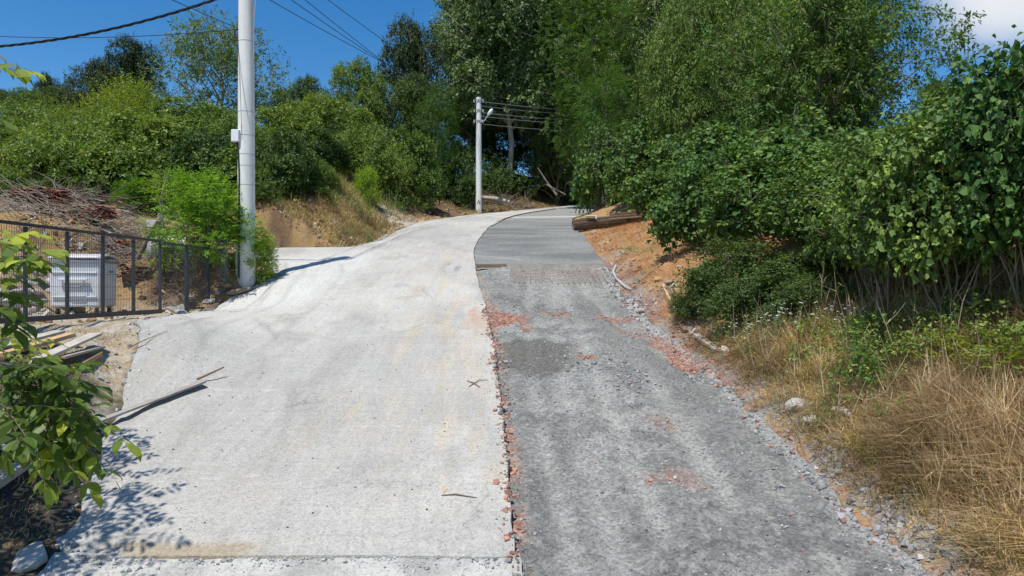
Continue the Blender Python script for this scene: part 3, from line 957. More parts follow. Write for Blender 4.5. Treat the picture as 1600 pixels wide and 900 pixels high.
def crown_leaves(rng, lobes, n_twigs, per, leaf, twig, shape='rhomb', shell=0.62, up=0.25, hang=0.25, pinnate=False, aspect=0.6, size_var=0.3, minz=None):
    """lobes: (cx,cy,cz,rx,rz). Twigs sit through the outer part of the lobes; leaves along each twig."""
    lobes = np.asarray(lobes, float)
    w = lobes[:, 3] ** 1.6 * lobes[:, 4] ** 0.6; w = w / w.sum()
    m = int(n_twigs * 2.2)
    li = rng.choice(len(lobes), m, p=w)
    d = unit(rng.normal(size=(m, 3)) + np.array([0, 0, up]))
    r = shell + (1 - shell) * rng.random(m) ** 0.7
    r = r * (1 + 0.16 * rng.normal(size=m))
    Rv = np.stack([lobes[li, 3], lobes[li, 3], lobes[li, 4]], -1)
    c = lobes[li, :3]
    P = c + d * Rv * r[:, None]
    # drop most twigs that fall deep inside another lobe
    deep = np.zeros(m, bool)
    for L in lobes:
        q = (P - L[:3]) / np.array([L[3], L[3], L[4]])
        deep |= (np.sum(q * q, 1) < 0.45 ** 2)
    keep = (~deep) | (rng.random(m) < 0.25)
    if minz is not None:
        keep &= P[:, 2] > minz
    # clumps: leave gaps
    fq = 1.9 if leaf < 0.13 and np.ptp(P[:, 0]) < 7 else 1.1
    cl = vnoise(P[:, 0] * fq + P[:, 2] * 0.7 * fq, P[:, 1] * fq + P[:, 2] * 0.9 * fq, 3)
    keep &= (rng.random(m) < 0.12 + 1.0 * smooth((cl - 0.27) * 3.2))
    P = P[keep][:n_twigs]; d = d[keep][:n_twigs]
    n = len(P)
    tdir = unit(d + rng.normal(size=(n, 3)) * 0.5 + np.array([0, 0, 0.15 - hang]))
    tl = twig * rng.uniform(0.6, 1.3, n)
    t = np.tile(np.linspace(0.12, 1, per), (n, 1)) + rng.normal(0, 0.04, (n, per))
    pos = P[:, None] + tdir[:, None] * (tl[:, None] * t)[..., None]
    pos[..., 2] -= (tl[:, None] * t ** 2) * hang * 0.5
    side = unit(np.cross(tdir, np.array([0, 0, 1.0])) + 1e-3)
    sg = np.where(np.arange(per) % 2 == 0, 1.0, -1.0)
    if pinnate:
        D = tdir[:, None] * 0.45 + side[:, None] * sg[None, :, None] + rng.normal(size=(n, per, 3)) * 0.15
        N = unit(np.cross(side, tdir))[:, None] + rng.normal(size=(n, per, 3)) * 0.25
        N = np.where(N[..., 2:3] < 0, -N, N)
    else:
        ang = rng.random((n, per)) * 2 * np.pi
        upv = np.cross(side, tdir)
        rad = side[:, None] * np.cos(ang)[..., None] + upv[:, None] * np.sin(ang)[..., None]
        pos = pos + rad * (leaf * 0.5 * rng.random((n, per)))[..., None]
        D = tdir[:, None] * 0.5 + rad * 0.9 + np.array([0, 0, -hang * 1.4]) + rng.normal(size=(n, per, 3)) * 0.25
        N = np.array([0, 0, 1.0]) + d[:, None] * 0.7 + rng.normal(size=(n, per, 3)) * 0.55
    L = leaf * (1 + size_var * rng.normal(size=(n, per))).clip(0.45, 1.7)
    W = L * aspect * rng.uniform(0.85, 1.15, (n, per))
    V = leaves_arrays(pos.reshape(-1, 3), D.reshape(-1, 3), N.reshape(-1, 3), L.ravel(), W.ravel(), shape)
    tw = np.clip(0.75 * rng.random(n) + 0.5 * (vnoise(P[:, 0] * 0.9 + 7, P[:, 1] * 0.9 + P[:, 2] * 1.3, 8) - 0.25), 0, 1)
    rnd = np.clip(0.5 * tw[:, None] + 0.5 * rng.random((n, per)) + 0.10 * rng.normal(size=(n, per)), 0, 1)
    return V, rnd.ravel(), P, tdir, tl


def limb(mb, a, b, r0, r1, rng, wander=0.08, n=5, seg=6, sag=0.0):
    a = np.array(a, float); b = np.array(b, float)
    L = np.linalg.norm(b - a)
    pts = []
    for i in range(n + 1):
        t = i / n
        p = a * (1 - t) + b * t
        p = p + rng.normal(size=3) * wander * L * (t * (1 - t)) * 1.5
        p[2] += sag * L * (t * (1 - t)) * 2
        pts.append(p)
    mb.tube(pts, [r0 + (r1 - r0) * i / n for i in range(n + 1)], seg)
    return pts


def proto_tree(seed, H, R, base, prof, leaf_mat_, bark, n_limbs=16, n_twigs=3000, per=10, leaf=0.11, twig=0.45, shape='rhomb', trunk_r=0.16, lobe=0.34, up=0.25, hang=0.25,
               pinnate=False, aspect=0.6, stems=1, shell=0.6, flat=0.8, twigs_shown=0, leader=0.9, minz=None, size_var=0.3):
    """returns crown mesh, trunk mesh; H total height, R crown radius, base = height where the crown starts"""
    rng = np.random.default_rng(seed)
    mb = MB()
    lobes = []
    if stems == 1:
        top = np.array([rng.normal() * 0.05 * R, rng.normal() * 0.05 * R, H * leader])
        tp = limb(mb, (0, 0, -0.4), top, trunk_r, trunk_r * 0.22, rng, 0.03, 10, 9)
        for i in range(n_limbs):
            t = (i + 0.5) / n_limbs
            z1 = base + (H - base) * (0.06 + 0.88 * t)
            rad = R * prof(t) * rng.uniform(0.62, 1.0)
            a = i * 2.399963 + rng.normal() * 0.35
            end = np.array([math.cos(a) * rad, math.sin(a) * rad, z1])
            zs = max(base * 0.55, z1 - rad * rng.uniform(0.5, 0.9))
            f = min(1.0, max(0.02, zs / (H * leader)))
            k = f * 10; i0 = int(min(9, k)); st = tp[i0] * (1 - (k - i0)) + tp[i0 + 1] * (k - i0)
            rr = trunk_r * (0.55 - 0.35 * f)
            lp = limb(mb, st, end, rr, rr * 0.2, rng, 0.10, 6, 6, 0.06)
            lr = lobe * R * rng.uniform(0.75, 1.2)
            lobes.append((*end, lr, lr * flat))
            mid = lp[3] + rng.normal(size=3) * 0.15 * R
            if mid[2] > base * 0.8:
                lobes.append((*mid, lr * 0.8, lr * 0.8 * flat))
            for q in range(2):
                e2 = end + rng.normal(size=3) * lr * np.array([0.8, 0.8, 0.6])
                limb(mb, lp[3 + q], e2, rr * 0.4, rr * 0.12, rng, 0.1, 3, 4)
        lobes.append((*top, lobe * R * 0.8, lobe * R * flat))
    else:
        for i in range(stems):
            a = i * 2.399963 + rng.normal() * 0.4
            q = math.sqrt((i + 0.5) / stems)
            t = 1 - 0.75 * q ** 2
            rad = R * q * rng.uniform(0.75, 0.95)
            end = np.array([math.cos(a) * rad, math.sin(a) * rad, base + (H - base) * t * rng.uniform(0.75, 0.98)])
            st = np.array([math.cos(a) * 0.12 * R, math.sin(a) * 0.12 * R, -0.3])
            lp = limb(mb, st, end, trunk_r, trunk_r * 0.2, rng, 0.10, 6, 5, 0.10)
            lr = lobe * R * rng.uniform(0.75, 1.2)
            lobes.append((*end, lr, lr * flat))
            mid = lp[4]
            lobes.append((mid[0] * 1.05, mid[1] * 1.05, mid[2], lr * 0.9, lr * 0.9 * flat))
            if q > 0.55:
                lobes.append((end[0], end[1], max(base + lr * 0.4, end[2] * 0.45), lr, lr * flat))
    V, rnd, P, td, tl = crown_leaves(rng, lobes, n_twigs, per, leaf, twig, shape, shell, up, hang, pinnate, aspect, size_var, minz)
    for i in rng.choice(len(P), min(twigs_shown, len(P)), replace=False):
        a = P[i] - td[i] * tl[i] * 0.8; b = P[i] + td[i] * tl[i]
        mb.tube([a, (a + b) / 2 + rng.normal(size=3) * 0.03, b], [0.012, 0.009, 0.004], 3, False)
    crown = leaves_mesh('crown', V, rnd, leaf_mat_)
    tm = bpy.data.meshes.new('trunk')
    tm.from_pydata(mb.v, [], mb.f)
    tm.polygons.foreach_set('use_smooth', np.ones(len(mb.f), bool))
    tm.materials.append(bark)
    tm.update()
    allz = V[..., 2]; rr = np.hypot(V[..., 0], V[..., 1])
    return dict(crown=crown, trunk=tm, H=float(np.percentile(allz, 99.7)), R=float(np.percentile(rr, 97)), bark=bark)


PR_ROUND = lambda t: math.sqrt(max(0.02, 1 - (1.75 * t - 0.75) ** 2)) if t > 0.43 else 0.72 + 0.28 * t / 0.43
PR_COL = lambda t: 0.55 + 0.45 * math.sin(math.pi * min(1, 0.15 + 0.8 * t)) if t < 0.8 else 0.55
PR_SPREAD = lambda t: 0.75 + 0.25 * math.sin(math.pi * t) if t < 0.75 else 0.65

PT = {}
PT['oak'] = proto_tree(11, 9, 3.6, 1.6, PR_ROUND, M['lf_oak'], M['bark'], 18, 4300, 10, 0.15, 0.4, lobe=0.36, hang=0.05)
PT['round'] = proto_tree(12, 7, 2.8, 1.2, PR_ROUND, M['lf_bush'], M['bark'], 16, 3600, 10, 0.13, 0.4, lobe=0.36, hang=0.1)
PT['dark'] = proto_tree(13, 9, 3.2, 1.0, PR_ROUND, M['lf_bush_dark'], M['bark'], 18, 4200, 10, 0.14, 0.4, lobe=0.38, hang=0.1)
PT['poplar'] = proto_tree(14, 19, 3.6, 4.2, PR_COL, M['lf_poplar'], M['bark_pale'], 34, 6200, 10, 0.17, 0.55, 'rhomb', 0.22, 0.36, hang=0.3, aspect=0.8)
PT['poplar2'] = proto_tree(15, 17, 3.2, 3.5, PR_COL, M['lf_poplar'], M['bark_pale'], 30, 5200, 10, 0.17, 0.55, 'rhomb', 0.20, 0.37, hang=0.35, aspect=0.8)
PT['acacia'] = proto_tree(16, 15, 3.4, 3.0, PR_COL, M['lf_acacia'], M['bark'], 28, 4600, 14, 0.14, 0.55, 'rhomb', 0.17, 0.37, hang=0.35, pinnate=True, aspect=0.36)
PT['sparse'] = proto_tree(17, 7.5, 4.0, 1.4, PR_SPREAD, M['lf_sparse'], M['bark_pale'], 22, 2300, 8, 0.14, 0.42, 'rhomb', 0.16, 0.32, hang=0.1, aspect=0.55, twigs_shown=500, leader=0.85)
PT['cherry'] = proto_tree(18, 8.5, 4.4, 1.8, PR_SPREAD, M['lf_cherry'], M['bark'], 30, 5600, 10, 0.155, 0.48, 'rhomb', 0.17, 0.30, hang=0.35, aspect=0.46, twigs_shown=700, leader=0.85)
PT['bush'] = proto_tree(19, 3.0, 2.0, 0.15, PR_ROUND, M['lf_bush'], M['bark'], n_twigs=2700, per=9, leaf=0.13, twig=0.34, stems=13, trunk_r=0.035, lobe=0.36, hang=0.1, shape='rhomb')
PT['bush2'] = proto_tree(20, 2.6, 2.1, 0.1, PR_ROUND, M['lf_bush'], M['bark'], n_twigs=2700, per=9, leaf=0.115, twig=0.36, stems=15, trunk_r=0.03, lobe=0.34, hang=0.0, shape='rhomb', aspect=0.5)
PT['bush_dark'] = proto_tree(21, 3.2, 2.1, 0.1, PR_ROUND, M['lf_bush_dark'], M['bark'], n_twigs=2700, per=9, leaf=0.13, twig=0.34, stems=13, trunk_r=0.035, lobe=0.36, hang=0.1)
PT['shoots'] = proto_tree(22, 3.2, 1.7, 0.2, PR_ROUND, M['lf_yellow'], M['bark'], n_twigs=1800, per=12, leaf=0.09, twig=0.75, stems=13, trunk_r=0.03, lobe=0.32, hang=-0.55, shape='rhomb', aspect=0.4)
PT['feather'] = proto_tree(23, 5.5, 1.9, 0.4, PR_ROUND, M['lf_acacia'], M['bark'], 16, 2300, 14, 0.085, 0.42, 'rhomb', 0.08, 0.38, hang=0.3, pinnate=True, aspect=0.38)
PT['hazel'] = proto_tree(24, 3.3, 2.1, 0.5, PR_ROUND, M['lf_hazel'], M['bark'], n_twigs=1500, per=7, leaf=0.150, twig=0.52, stems=17, trunk_r=0.032, lobe=0.29, hang=0.12, shape='round', aspect=0.86, twigs_shown=300, size_var=0.42)
PT['hazel2'] = proto_tree(25, 3.6, 2.2, 0.6, PR_ROUND, M['lf_hazel'], M['bark'], n_twigs=1500, per=7, leaf=0.150, twig=0.54, stems=15, trunk_r=0.034, lobe=0.29, hang=0.15, shape='round', aspect=0.84, twigs_shown=300, size_var=0.42)
PT['hazel_high'] = proto_tree(34, 4.0, 2.3, 1.6, PR_ROUND, M['lf_hazel'], M['bark'], n_twigs=2300, per=7, leaf=0.120, twig=0.46, stems=16, trunk_r=0.030, lobe=0.30, hang=0.08, shape='round', aspect=0.84, twigs_shown=300, size_var=0.42, minz=1.35)
PT['bright'] = proto_tree(26, 2.7, 1.25, 0.05, PR_ROUND, M['lf_bright'], M['bark'], n_twigs=3000, per=15, leaf=0.062, twig=0.27, stems=16, trunk_r=0.022, lobe=0.42, hang=0.2, pinnate=True, aspect=0.42)
PT['bramble'] = proto_tree(27, 1.9, 1.4, 0.02, PR_ROUND, M['lf_bush_dark'], M['bark'], n_twigs=2400, per=9, leaf=0.062, twig=0.26, stems=16, trunk_r=0.016, lobe=0.36, hang=0.1, shape='round', aspect=0.6, twigs_shown=120)
PT['sapling'] = proto_tree(28, 0.95, 0.42, 0.0, PR_ROUND, M['lf_acacia'], M['bark'], n_twigs=300, per=10, leaf=0.06, twig=0.20, stems=9, trunk_r=0.010, lobe=0.42, hang=0.1, shape='rhomb', pinnate=True, aspect=0.45)
PT['sapling_y'] = proto_tree(29, 0.9, 0.62, 0.0, PR_ROUND, M['lf_yellow'], M['bark'], n_twigs=330, per=9, leaf=0.066, twig=0.22, stems=9, trunk_r=0.010, lobe=0.40, hang=-0.1, shape='rhomb', pinnate=True, aspect=0.5)
PT['weed'] = proto_tree(30, 0.7, 0.45, 0.0, PR_ROUND, M['lf_weed'], M['drystem'], n_twigs=260, per=8, leaf=0.055, twig=0.22, stems=12, trunk_r=0.007, lobe=0.34, hang=-0.3, shape='rhomb', aspect=0.4)
print('prototypes done')


def plant(proto, name, label, cat, px, Y, top, width, group, turn=None, sink=0.05, mat=None, xy=None):
    """stand a plant on the land: its top seen at photo row `top`, its crown `width` photo pixels wide"""
    p = PT[proto]
    x = (px - 800) / FPX * Y if xy is None else xy[0]
    yy = Y if xy is None else xy[1]
    z = tz(x, yy) - sink
    h = CAMZ + (450 - top) / FPX * yy - z
    r = width / 2 / FPX * yy
    o = empty(name, (x, yy, z), turn if turn is not None else random.uniform(0, 6.28))
    o.scale = (r / p['R'], r / p['R'], h / p['H'])
    link('trunk', p['trunk'], None, o)
    link('crown', p['crown'], None, o)
    tag(o, label, cat, group)
    return o


G_RIDGE = 'dark trees along the hilltop'
G_SCRUB = 'bushes covering the left hillside'
G_TALL = 'tall trees behind the bend'
G_HAZEL = 'hazel bushes along the right bank'
G_LOW = 'low plants on the right verge'
plant('oak', 'oak_tree', 'tallest dark round oak on the hilltop, left of the near pole', 'tree', 208, 62, 62, 100, G_RIDGE, 0.4)
plant('oak', 'oak_tree', 'lower dark oak crown leaning against the left of the tallest hilltop oak', 'tree', 150, 60, 94, 84, G_RIDGE, 2.1)
plant('oak', 'oak_tree', 'small pointed dark tree standing apart on the hilltop skyline', 'tree', 72, 64, 116, 48, G_RIDGE, 1.1)
plant('dark', 'broadleaf_tree', 'low dark tree under the small pointed hilltop tree', 'tree', 105, 62, 138, 90, G_RIDGE, 3.0)
plant('round', 'broadleaf_tree', 'hazy green tree on the skyline left of the pointed tree', 'tree', 40, 62, 140, 80, G_RIDGE, 0.2)
plant('dark', 'broadleaf_tree', 'dark tree cut by the left picture edge on the skyline', 'tree', -4, 60, 138, 60, G_RIDGE, 1.9)
plant('sparse', 'walnut_tree', 'thin pale tree with bare limbs showing behind the near pole', 'tree', 345, 40, 28, 215, 'single trees on the left slope', 0.9)
plant('shoots', 'upright_bush', 'yellow-green bush of upright shoots below the dark hilltop oak', 'bush', 195, 40, 122, 150, G_SCRUB, 0.6)
plant('shoots', 'upright_bush', 'smaller yellow-green bush left of the tall upright one', 'bush', 105, 44, 168, 120, G_SCRUB, 2.6)
plant('bush', 'scrub_bush', 'large mid-green bush above the brush pile, darkest at its foot', 'bush', 228, 25.0, 176, 190, G_SCRUB, 1.0)
plant('bush2', 'scrub_bush', 'broad light green bush left of the large one above the tile pile', 'bush', 110, 25.8, 192, 180, G_SCRUB, 2.0)
plant('bush', 'scrub_bush', 'light green bush above the orange earth at the left edge', 'bush', 40, 27, 200, 150, G_SCRUB, 4.0)
plant('bush2', 'scrub_bush', 'low bush half outside the left picture edge above the orange earth', 'bush', -30, 27, 222, 130, G_SCRUB, 5.0)
plant('bush2', 'scrub_bush', 'pale bush high on the slope under the skyline trees at the left edge', 'bush', 40, 46, 165, 170, G_SCRUB, 0.3)
plant('bush', 'scrub_bush', 'green bush in front of the thin pale tree, left of the pole', 'bush', 300, 36, 158, 170, G_SCRUB, 1.4)
plant('bush_dark', 'scrub_bush', 'dark bush directly above the bright acacia shrub', 'bush', 318, 24.6, 205, 140, G_SCRUB, 2.4)
plant('bush2', 'scrub_bush', 'bush crossing behind the near pole at the height of its white box', 'bush', 372, 28.5, 172, 160, G_SCRUB, 3.4)
plant('bush_dark', 'scrub_bush', 'dark leafy bush right of the near pole above the orange bank', 'bush', 440, 26.2, 208, 140, G_SCRUB, 0.5)
plant('bush', 'scrub_bush', 'bush on the slope right of the pole, behind the dark leafy one', 'bush', 440, 34, 165, 140, G_SCRUB, 5.5)
plant('bush2', 'scrub_bush', 'small grey-green bush at the top of the orange bank', 'bush', 490, 27.5, 248, 80, G_SCRUB, 4.4)
plant('dark', 'broadleaf_tree', 'small dark treetop on the skyline right of the near pole', 'tree', 480, 58, 122, 90, G_RIDGE, 4.4)
plant('dark', 'broadleaf_tree', 'very small dark treetop beside the skyline right of the pole', 'tree', 440, 58, 140, 60, G_RIDGE, 0.4)
plant('round', 'broadleaf_tree', 'rounded green tree on the skyline left of the big dark one', 'tree', 562, 50, 96, 105, G_TALL, 0.7)
plant('bush', 'scrub_bush', 'bush under the rounded skyline tree, above the grassy slope', 'bush', 540, 40, 160, 140, G_SCRUB, 1.7)
plant('round', 'scrub_bush', 'wide bush on the slope between the pole and the rounded tree', 'bush', 495, 42, 150, 120, G_SCRUB, 2.7)
plant('bush2', 'scrub_bush', 'loose bush bordering the top of the grassy slope', 'bush', 580, 37.5, 195, 130, G_SCRUB, 3.7)
plant('bush_dark', 'scrub_bush', 'dark bush left of the grassy slope', 'bush', 500, 34, 205, 110, G_SCRUB, 0.1)
plant('bush', 'scrub_bush', 'bush right of the grassy slope, at the foot of the feathery tree', 'bush', 640, 40, 200, 110, G_SCRUB, 0.8)
plant('oak', 'broadleaf_tree', 'big dark round tree left of the poplars', 'tree', 642, 56, 34, 120, G_TALL, 0.2, mat=None)
plant('dark', 'broadleaf_tree', 'dark tree under the big round one, left of the poplars', 'tree', 650, 52, 120, 110, G_TALL, 2.2)
plant('feather', 'acacia_tree', 'feathery green tree left of the far lamp pole', 'tree', 683, 46.5, 135, 95, G_TALL, 0.4)
plant('bush_dark', 'scrub_bush', 'dark bush left of the foot of the far lamp pole', 'bush', 700, 46, 245, 95, G_TALL, 1.2)
plant('bush_dark', 'scrub_bush', 'shaded bush right of the foot of the far lamp pole', 'bush', 775, 56, 262, 80, G_TALL, 2.9)
plant('poplar', 'poplar_tree', 'tall pale-leaved poplar with bare trunk right of the far lamp pole', 'tree', 795, 57, -150, 190, G_TALL, 0.9)
plant('poplar2', 'poplar_tree', 'slimmer poplar left of the one with the bare trunk', 'tree', 735, 62, -40, 120, G_TALL, 2.9)
plant('poplar2', 'poplar_tree', 'poplar close behind the bare trunk, a little right of it', 'tree', 838, 60, -120, 130, G_TALL, 4.9)
plant('acacia', 'acacia_tree', 'tall feathery dark green acacia above the middle of the bend', 'tree', 925, 50, -50, 165, G_TALL, 0.3)
plant('feather', 'acacia_tree', 'shorter yellowish feathery tree in front of the tall acacia', 'tree', 950, 42, 105, 135, G_TALL, 3.3)
plant('poplar', 'poplar_tree', 'pale poplar between the tall acacia and the narrow-leaved tree', 'tree', 1030, 58, -110, 150, G_TALL, 3.9)
plant('dark', 'broadleaf_tree', 'dark tree filling the shade behind the far wires', 'tree', 880, 66, 100, 130, G_TALL, 3.9)
plant('dark', 'broadleaf_tree', 'dark undergrowth tree at the end of the bend', 'tree', 862, 62, 215, 90, G_TALL, 5.1)
plant('dark', 'broadleaf_tree', 'shaded tree behind the hazels near the bend', 'tree', 985, 56, 120, 130, G_TALL, 1.3)
plant('cherry', 'fruit_tree', 'wide narrow-leaved tree reaching into the sky on the right', 'tree', 1275, 25, -55, 370, 'narrow-leaved trees above the hazels', 0.4)
plant('cherry', 'fruit_tree', 'narrow-leaved tree left of the widest one, over the hazels', 'tree', 1125, 31, -70, 260, 'narrow-leaved trees above the hazels', 3.1)
plant('round', 'broadleaf_tree', 'hazy grey-green tree in the gap of sky at the right', 'tree', 1475, 50, 128, 110, 'single trees on the right', 0.3)
plant('dark', 'broadleaf_tree', 'dark tree filling the gap behind the widest hazels', 'tree', 1210, 36, 130, 190, 'single trees on the right', 1.3)
plant('poplar', 'poplar_tree', 'poplar farther back filling the gap between the two bare trunks', 'tree', 770, 70, -60, 170, G_TALL, 5.9)
plant('poplar2', 'poplar_tree', 'poplar farther back behind the tall acacia', 'tree', 900, 70, -80, 170, G_TALL, 1.9)
plant('poplar2', 'poplar_tree', 'poplar farther back above the hazels right of the acacia', 'tree', 1000, 68, -90, 170, G_TALL, 0.9)
plant('poplar', 'poplar_tree', 'pale poplar behind the left narrow-leaved tree', 'tree', 1110, 62, -90, 170, G_TALL, 2.3)
plant('dark', 'broadleaf_tree', 'dark low tree behind the foot of the bare-trunked poplar', 'tree', 800, 66, 170, 130, G_TALL, 2.6)
plant('dark', 'broadleaf_tree', 'dark low tree left behind the far lamp pole', 'tree', 735, 62, 160, 110, G_TALL, 4.6)
plant('dark', 'broadleaf_tree', 'dark low tree where the road disappears', 'tree', 905, 64, 190, 110, G_TALL, 0.6)
plant('dark', 'broadleaf_tree', 'dark tree between the feathery trees above the bend', 'tree', 870, 58, 130, 100, G_TALL, 0.9)
plant('cherry', 'fruit_tree', 'narrow-leaved tree behind the widest one, filling its gaps', 'tree', 1215, 36, -40, 280, 'narrow-leaved trees above the hazels', 5.1)
# hazels, from far to near
hz = [(940, 37.5, 195, 100, 'hazel', 'farthest hazel bush, overhanging the road at the bend'),
      (1012, 33.5, 185, 145, 'hazel2', 'hazel bush above the rolled wire mesh'),
      (1072, 27, 205, 175, 'hazel', 'hazel bush right of the rolled wire mesh'),
      (1062, 23, 300, 95, 'hazel2', 'low hazel bush hanging over the straw bank'),
      (1140, 21, 200, 210, 'hazel2', 'hazel bush directly above the low dark bramble'),
      (1245, 17.5, 190, 250, 'hazel', 'hazel bush under the middle of the wide narrow-leaved tree'),
      (1350, 14.8, 205, 280, 'hazel_high', 'hazel bush with dead brown leaves right of the middle'),
      (1490, 9.9, 168, 300, 'hazel_high', 'hazel bush shading dry grass left of the rightmost one'),
      (1625, 9.1, 78, 330, 'hazel_high', 'tallest and nearest hazel, cut by the right picture edge'),
      (1480, 17, 150, 240, 'hazel2', 'hazel bush standing behind the two nearest ones'),
      (1180, 24, 165, 190, 'hazel', 'hazel bush behind the row, under the left narrow-leaved tree'),
      (1780, 11.5, 60, 330, 'hazel', 'hazel bush almost outside the right picture edge')]
hz += [(1105, 18.2, 235, 170, 'hazel', 'hazel bush close above the left end of the bramble'),
       (1205, 15.8, 240, 225, 'hazel2', 'hazel bush close behind the dense bramble'),
       (1310, 13.6, 255, 235, 'hazel_high', 'hazel bush hanging low over the shaded dry grass'),
       (1385, 11.2, 215, 250, 'hazel_high', 'hazel bush with open dark underside right of the middle of the verge'),
       (1555, 10.9, 190, 270, 'hazel_high', 'lower hazel boughs under the nearest hazel')]
for i, (px, Y, top, w, pk, lab) in enumerate(hz):
    plant(pk, 'hazel_bush', lab, 'bush', px, Y, top, w, G_HAZEL, 0.7 + 1.9 * i)
plant('bramble', 'bramble_bush', 'dense dark bramble bush beside the gravel lane', 'bush', 1155, 14.0, 375, 215, G_LOW, 0.3)
plant('bramble', 'bramble_bush', 'second bramble mass right behind the dense one, in shade', 'bush', 1250, 13.2, 392, 190, G_LOW, 2.3)
plant('bramble', 'bramble_bush', 'small bramble at the edge of the lane below the dense one', 'bush', 1100, 14.0, 425, 110, G_LOW, 4.3)
plant('bramble', 'bramble_bush', 'bramble spilling down in front of the dense one towards the lane', 'bush', 1180, 12.7, 432, 165, G_LOW, 1.7)
plant('bramble', 'bramble_bush', 'bramble right of the spilling one, above the white flowers', 'bush', 1275, 12.1, 425, 150, G_LOW, 3.7)
plant('bramble', 'bramble_bush', 'added dark filler bush standing in for hazel shade behind the dark sapling', 'bush', 1335, 12.6, 412, 165, G_LOW, 0.7)  # from here three made-up brambles, dark filler for the shade under the hazels
plant('bramble', 'bramble_bush', 'added dark filler bush standing in for shade under the hazel with the open underside', 'bush', 1440, 11.9, 405, 170, G_LOW, 2.7)
plant('bramble', 'bramble_bush', 'added dark filler bush standing in for shade under the nearest hazel at the right edge', 'bush', 1560, 11.2, 400, 190, G_LOW, 4.7)
plant('weed', 'weed_clump', 'sprawling green weeds on the straw bank above the bent pipe', 'weeds', 990, 21.5, 382, 55, G_LOW, 5.2)
plant('weed', 'weed_clump', 'green weeds on the straw bank beside the pale batten', 'weeds', 1065, 18.5, 392, 60, G_LOW, 5.8)
for i, (px, Y, top, w, lab) in enumerate((
        (1300, 11.2, 500, 70, 'green weeds left of the dark sapling'), (1395, 10.4, 520, 80, 'green weeds right of the dark sapling'), (1250, 10.9, 545, 60, 'green weeds below the white flowers at the bramble'),
        (1450, 9.8, 545, 90, 'green weeds under the yellow sprout'), (1520, 9.2, 560, 100, 'green weeds between the two yellow-green saplings'), (1590, 9.4, 500, 90, 'tall weeds behind the sapling at the right edge'),
        (1300, 9.0, 640, 60, 'green leaves beside the white lump in the dry grass'), (1440, 8.0, 640, 70, 'green leaves in the middle of the tall dry grass'), (1560, 7.2, 740, 90, 'green leaves low in the tall dry grass at the right edge'),
        (1180, 11.8, 560, 55, 'green weeds at the lane edge right of the weathered board'), (1370, 11.4, 470, 90, 'weeds in the shade behind the dark sapling'), (1480, 11.0, 470, 90, 'weeds in the shade under the low hazel'))):
    plant('weed', 'weed_clump', lab, 'weeds', px, Y, top - 22, w * 1.35, G_LOW, 0.5 + i)
plant('bright', 'acacia_shrub', 'bright green feathery acacia shrub between gate and near pole', 'shrub', 318, 18.2, 268, 175, 'acacia shrubs by the pole', 0.3)
plant('bright', 'acacia_shrub', 'small bright acacia sprouting right of the near pole foot', 'shrub', 402, 18.8, 358, 72, 'acacia shrubs by the pole', 1.3)
plant('bright', 'acacia_shrub', 'bright acacia seedling behind the brush pile', 'shrub', 215, 22.5, 282, 80, 'acacia shrubs by the pole', 2.3)
plant('bright', 'acacia_shrub', 'fresh green seedling standing on the grassy slope', 'shrub', 574, 33, 262, 46, 'seedlings on the left bank', 2.0)
plant('weed', 'weed_clump', 'green weeds on the right shoulder of the orange bank', 'weeds', 565, 27.5, 285, 55, 'seedlings on the left bank', 1.0)
plant('bush2', 'scrub_bush', 'low weedy bush just right of the near pole above the side road', 'bush', 420, 25.0, 282, 95, G_SCRUB, 1.1)
plant('bush_dark', 'scrub_bush', 'low dark weedy bush on the left shoulder of the orange bank', 'bush', 470, 26.0, 282, 85, G_SCRUB, 2.1)
plant('weed', 'weed_clump', 'dry-green weeds at the crest of the orange bank', 'weeds', 515, 26.6, 290, 60, 'seedlings on the left bank', 0.6)
plant('weed', 'weed_clump', 'green weeds beside the side track under the feathery tree', 'weeds', 640, 38, 296, 60, 'seedlings on the left bank', 1.6)
plant('weed', 'weed_clump', 'green weeds right of the fresh seedling on the slope', 'weeds', 612, 34, 280, 60, 'seedlings on the left bank', 2.6)
plant('bush2', 'scrub_bush', 'low green bush at the left edge above the tile heap', 'bush', 15, 23.0, 262, 110, G_SCRUB, 3.1)
plant('bush', 'scrub_bush', 'low green bush behind the wire mesh sheet above the tiles', 'bush', 130, 23.6, 255, 120, G_SCRUB, 4.1)
plant('bush', 'scrub_bush', 'green bush between the brush pile and the bright acacia', 'bush', 270, 22.8, 262, 90, G_SCRUB, 5.1)
for i, (px, py, w, lab) in enumerate(((432, 318, 40, 'weed clump on the orange bank nearest the pole'), (452, 340, 30, 'weed clump in the lower left of the orange bank'), (490, 300, 45, 'weed clump high on the orange bank under the grey-green bush'),
                                      (505, 350, 26, 'weed clump in the middle of the orange bank face'), (530, 318, 36, 'weed clump on the right face of the orange bank'), (556, 368, 22, 'weed clump right above the thin pale board'))):
    p = hit(px, py)
    plant('weed', 'weed_clump', lab, 'weeds', px, p[1], py - w * 0.55, w, 'seedlings on the left bank', 0.4 + i, xy=(p[0], p[1]))
plant('weed', 'weed_clump', 'small green tuft low on the orange bank', 'weeds', 543, 25.0, 345, 22, 'seedlings on the left bank', 2.0)
plant('weed', 'weed_clump', 'green weeds hanging near the road edge of the orange bank', 'weeds', 575, 25.5, 350, 28, 'seedlings on the left bank', 3.0)
plant('weed', 'weed_clump', 'dark weeds at the left foot of the orange bank', 'weeds', 458, 24.8, 322, 50, 'seedlings on the left bank', 4.0)
plant('weed', 'weed_clump', 'weeds beside the near pole under the dark leafy bush', 'weeds', 420, 24.6, 300, 50, 'seedlings on the left bank', 4.7)
plant('weed', 'weed_clump', 'weeds at the foot of the far lamp pole', 'weeds', 728, 44, 312, 30, 'seedlings on the left bank', 5.0)
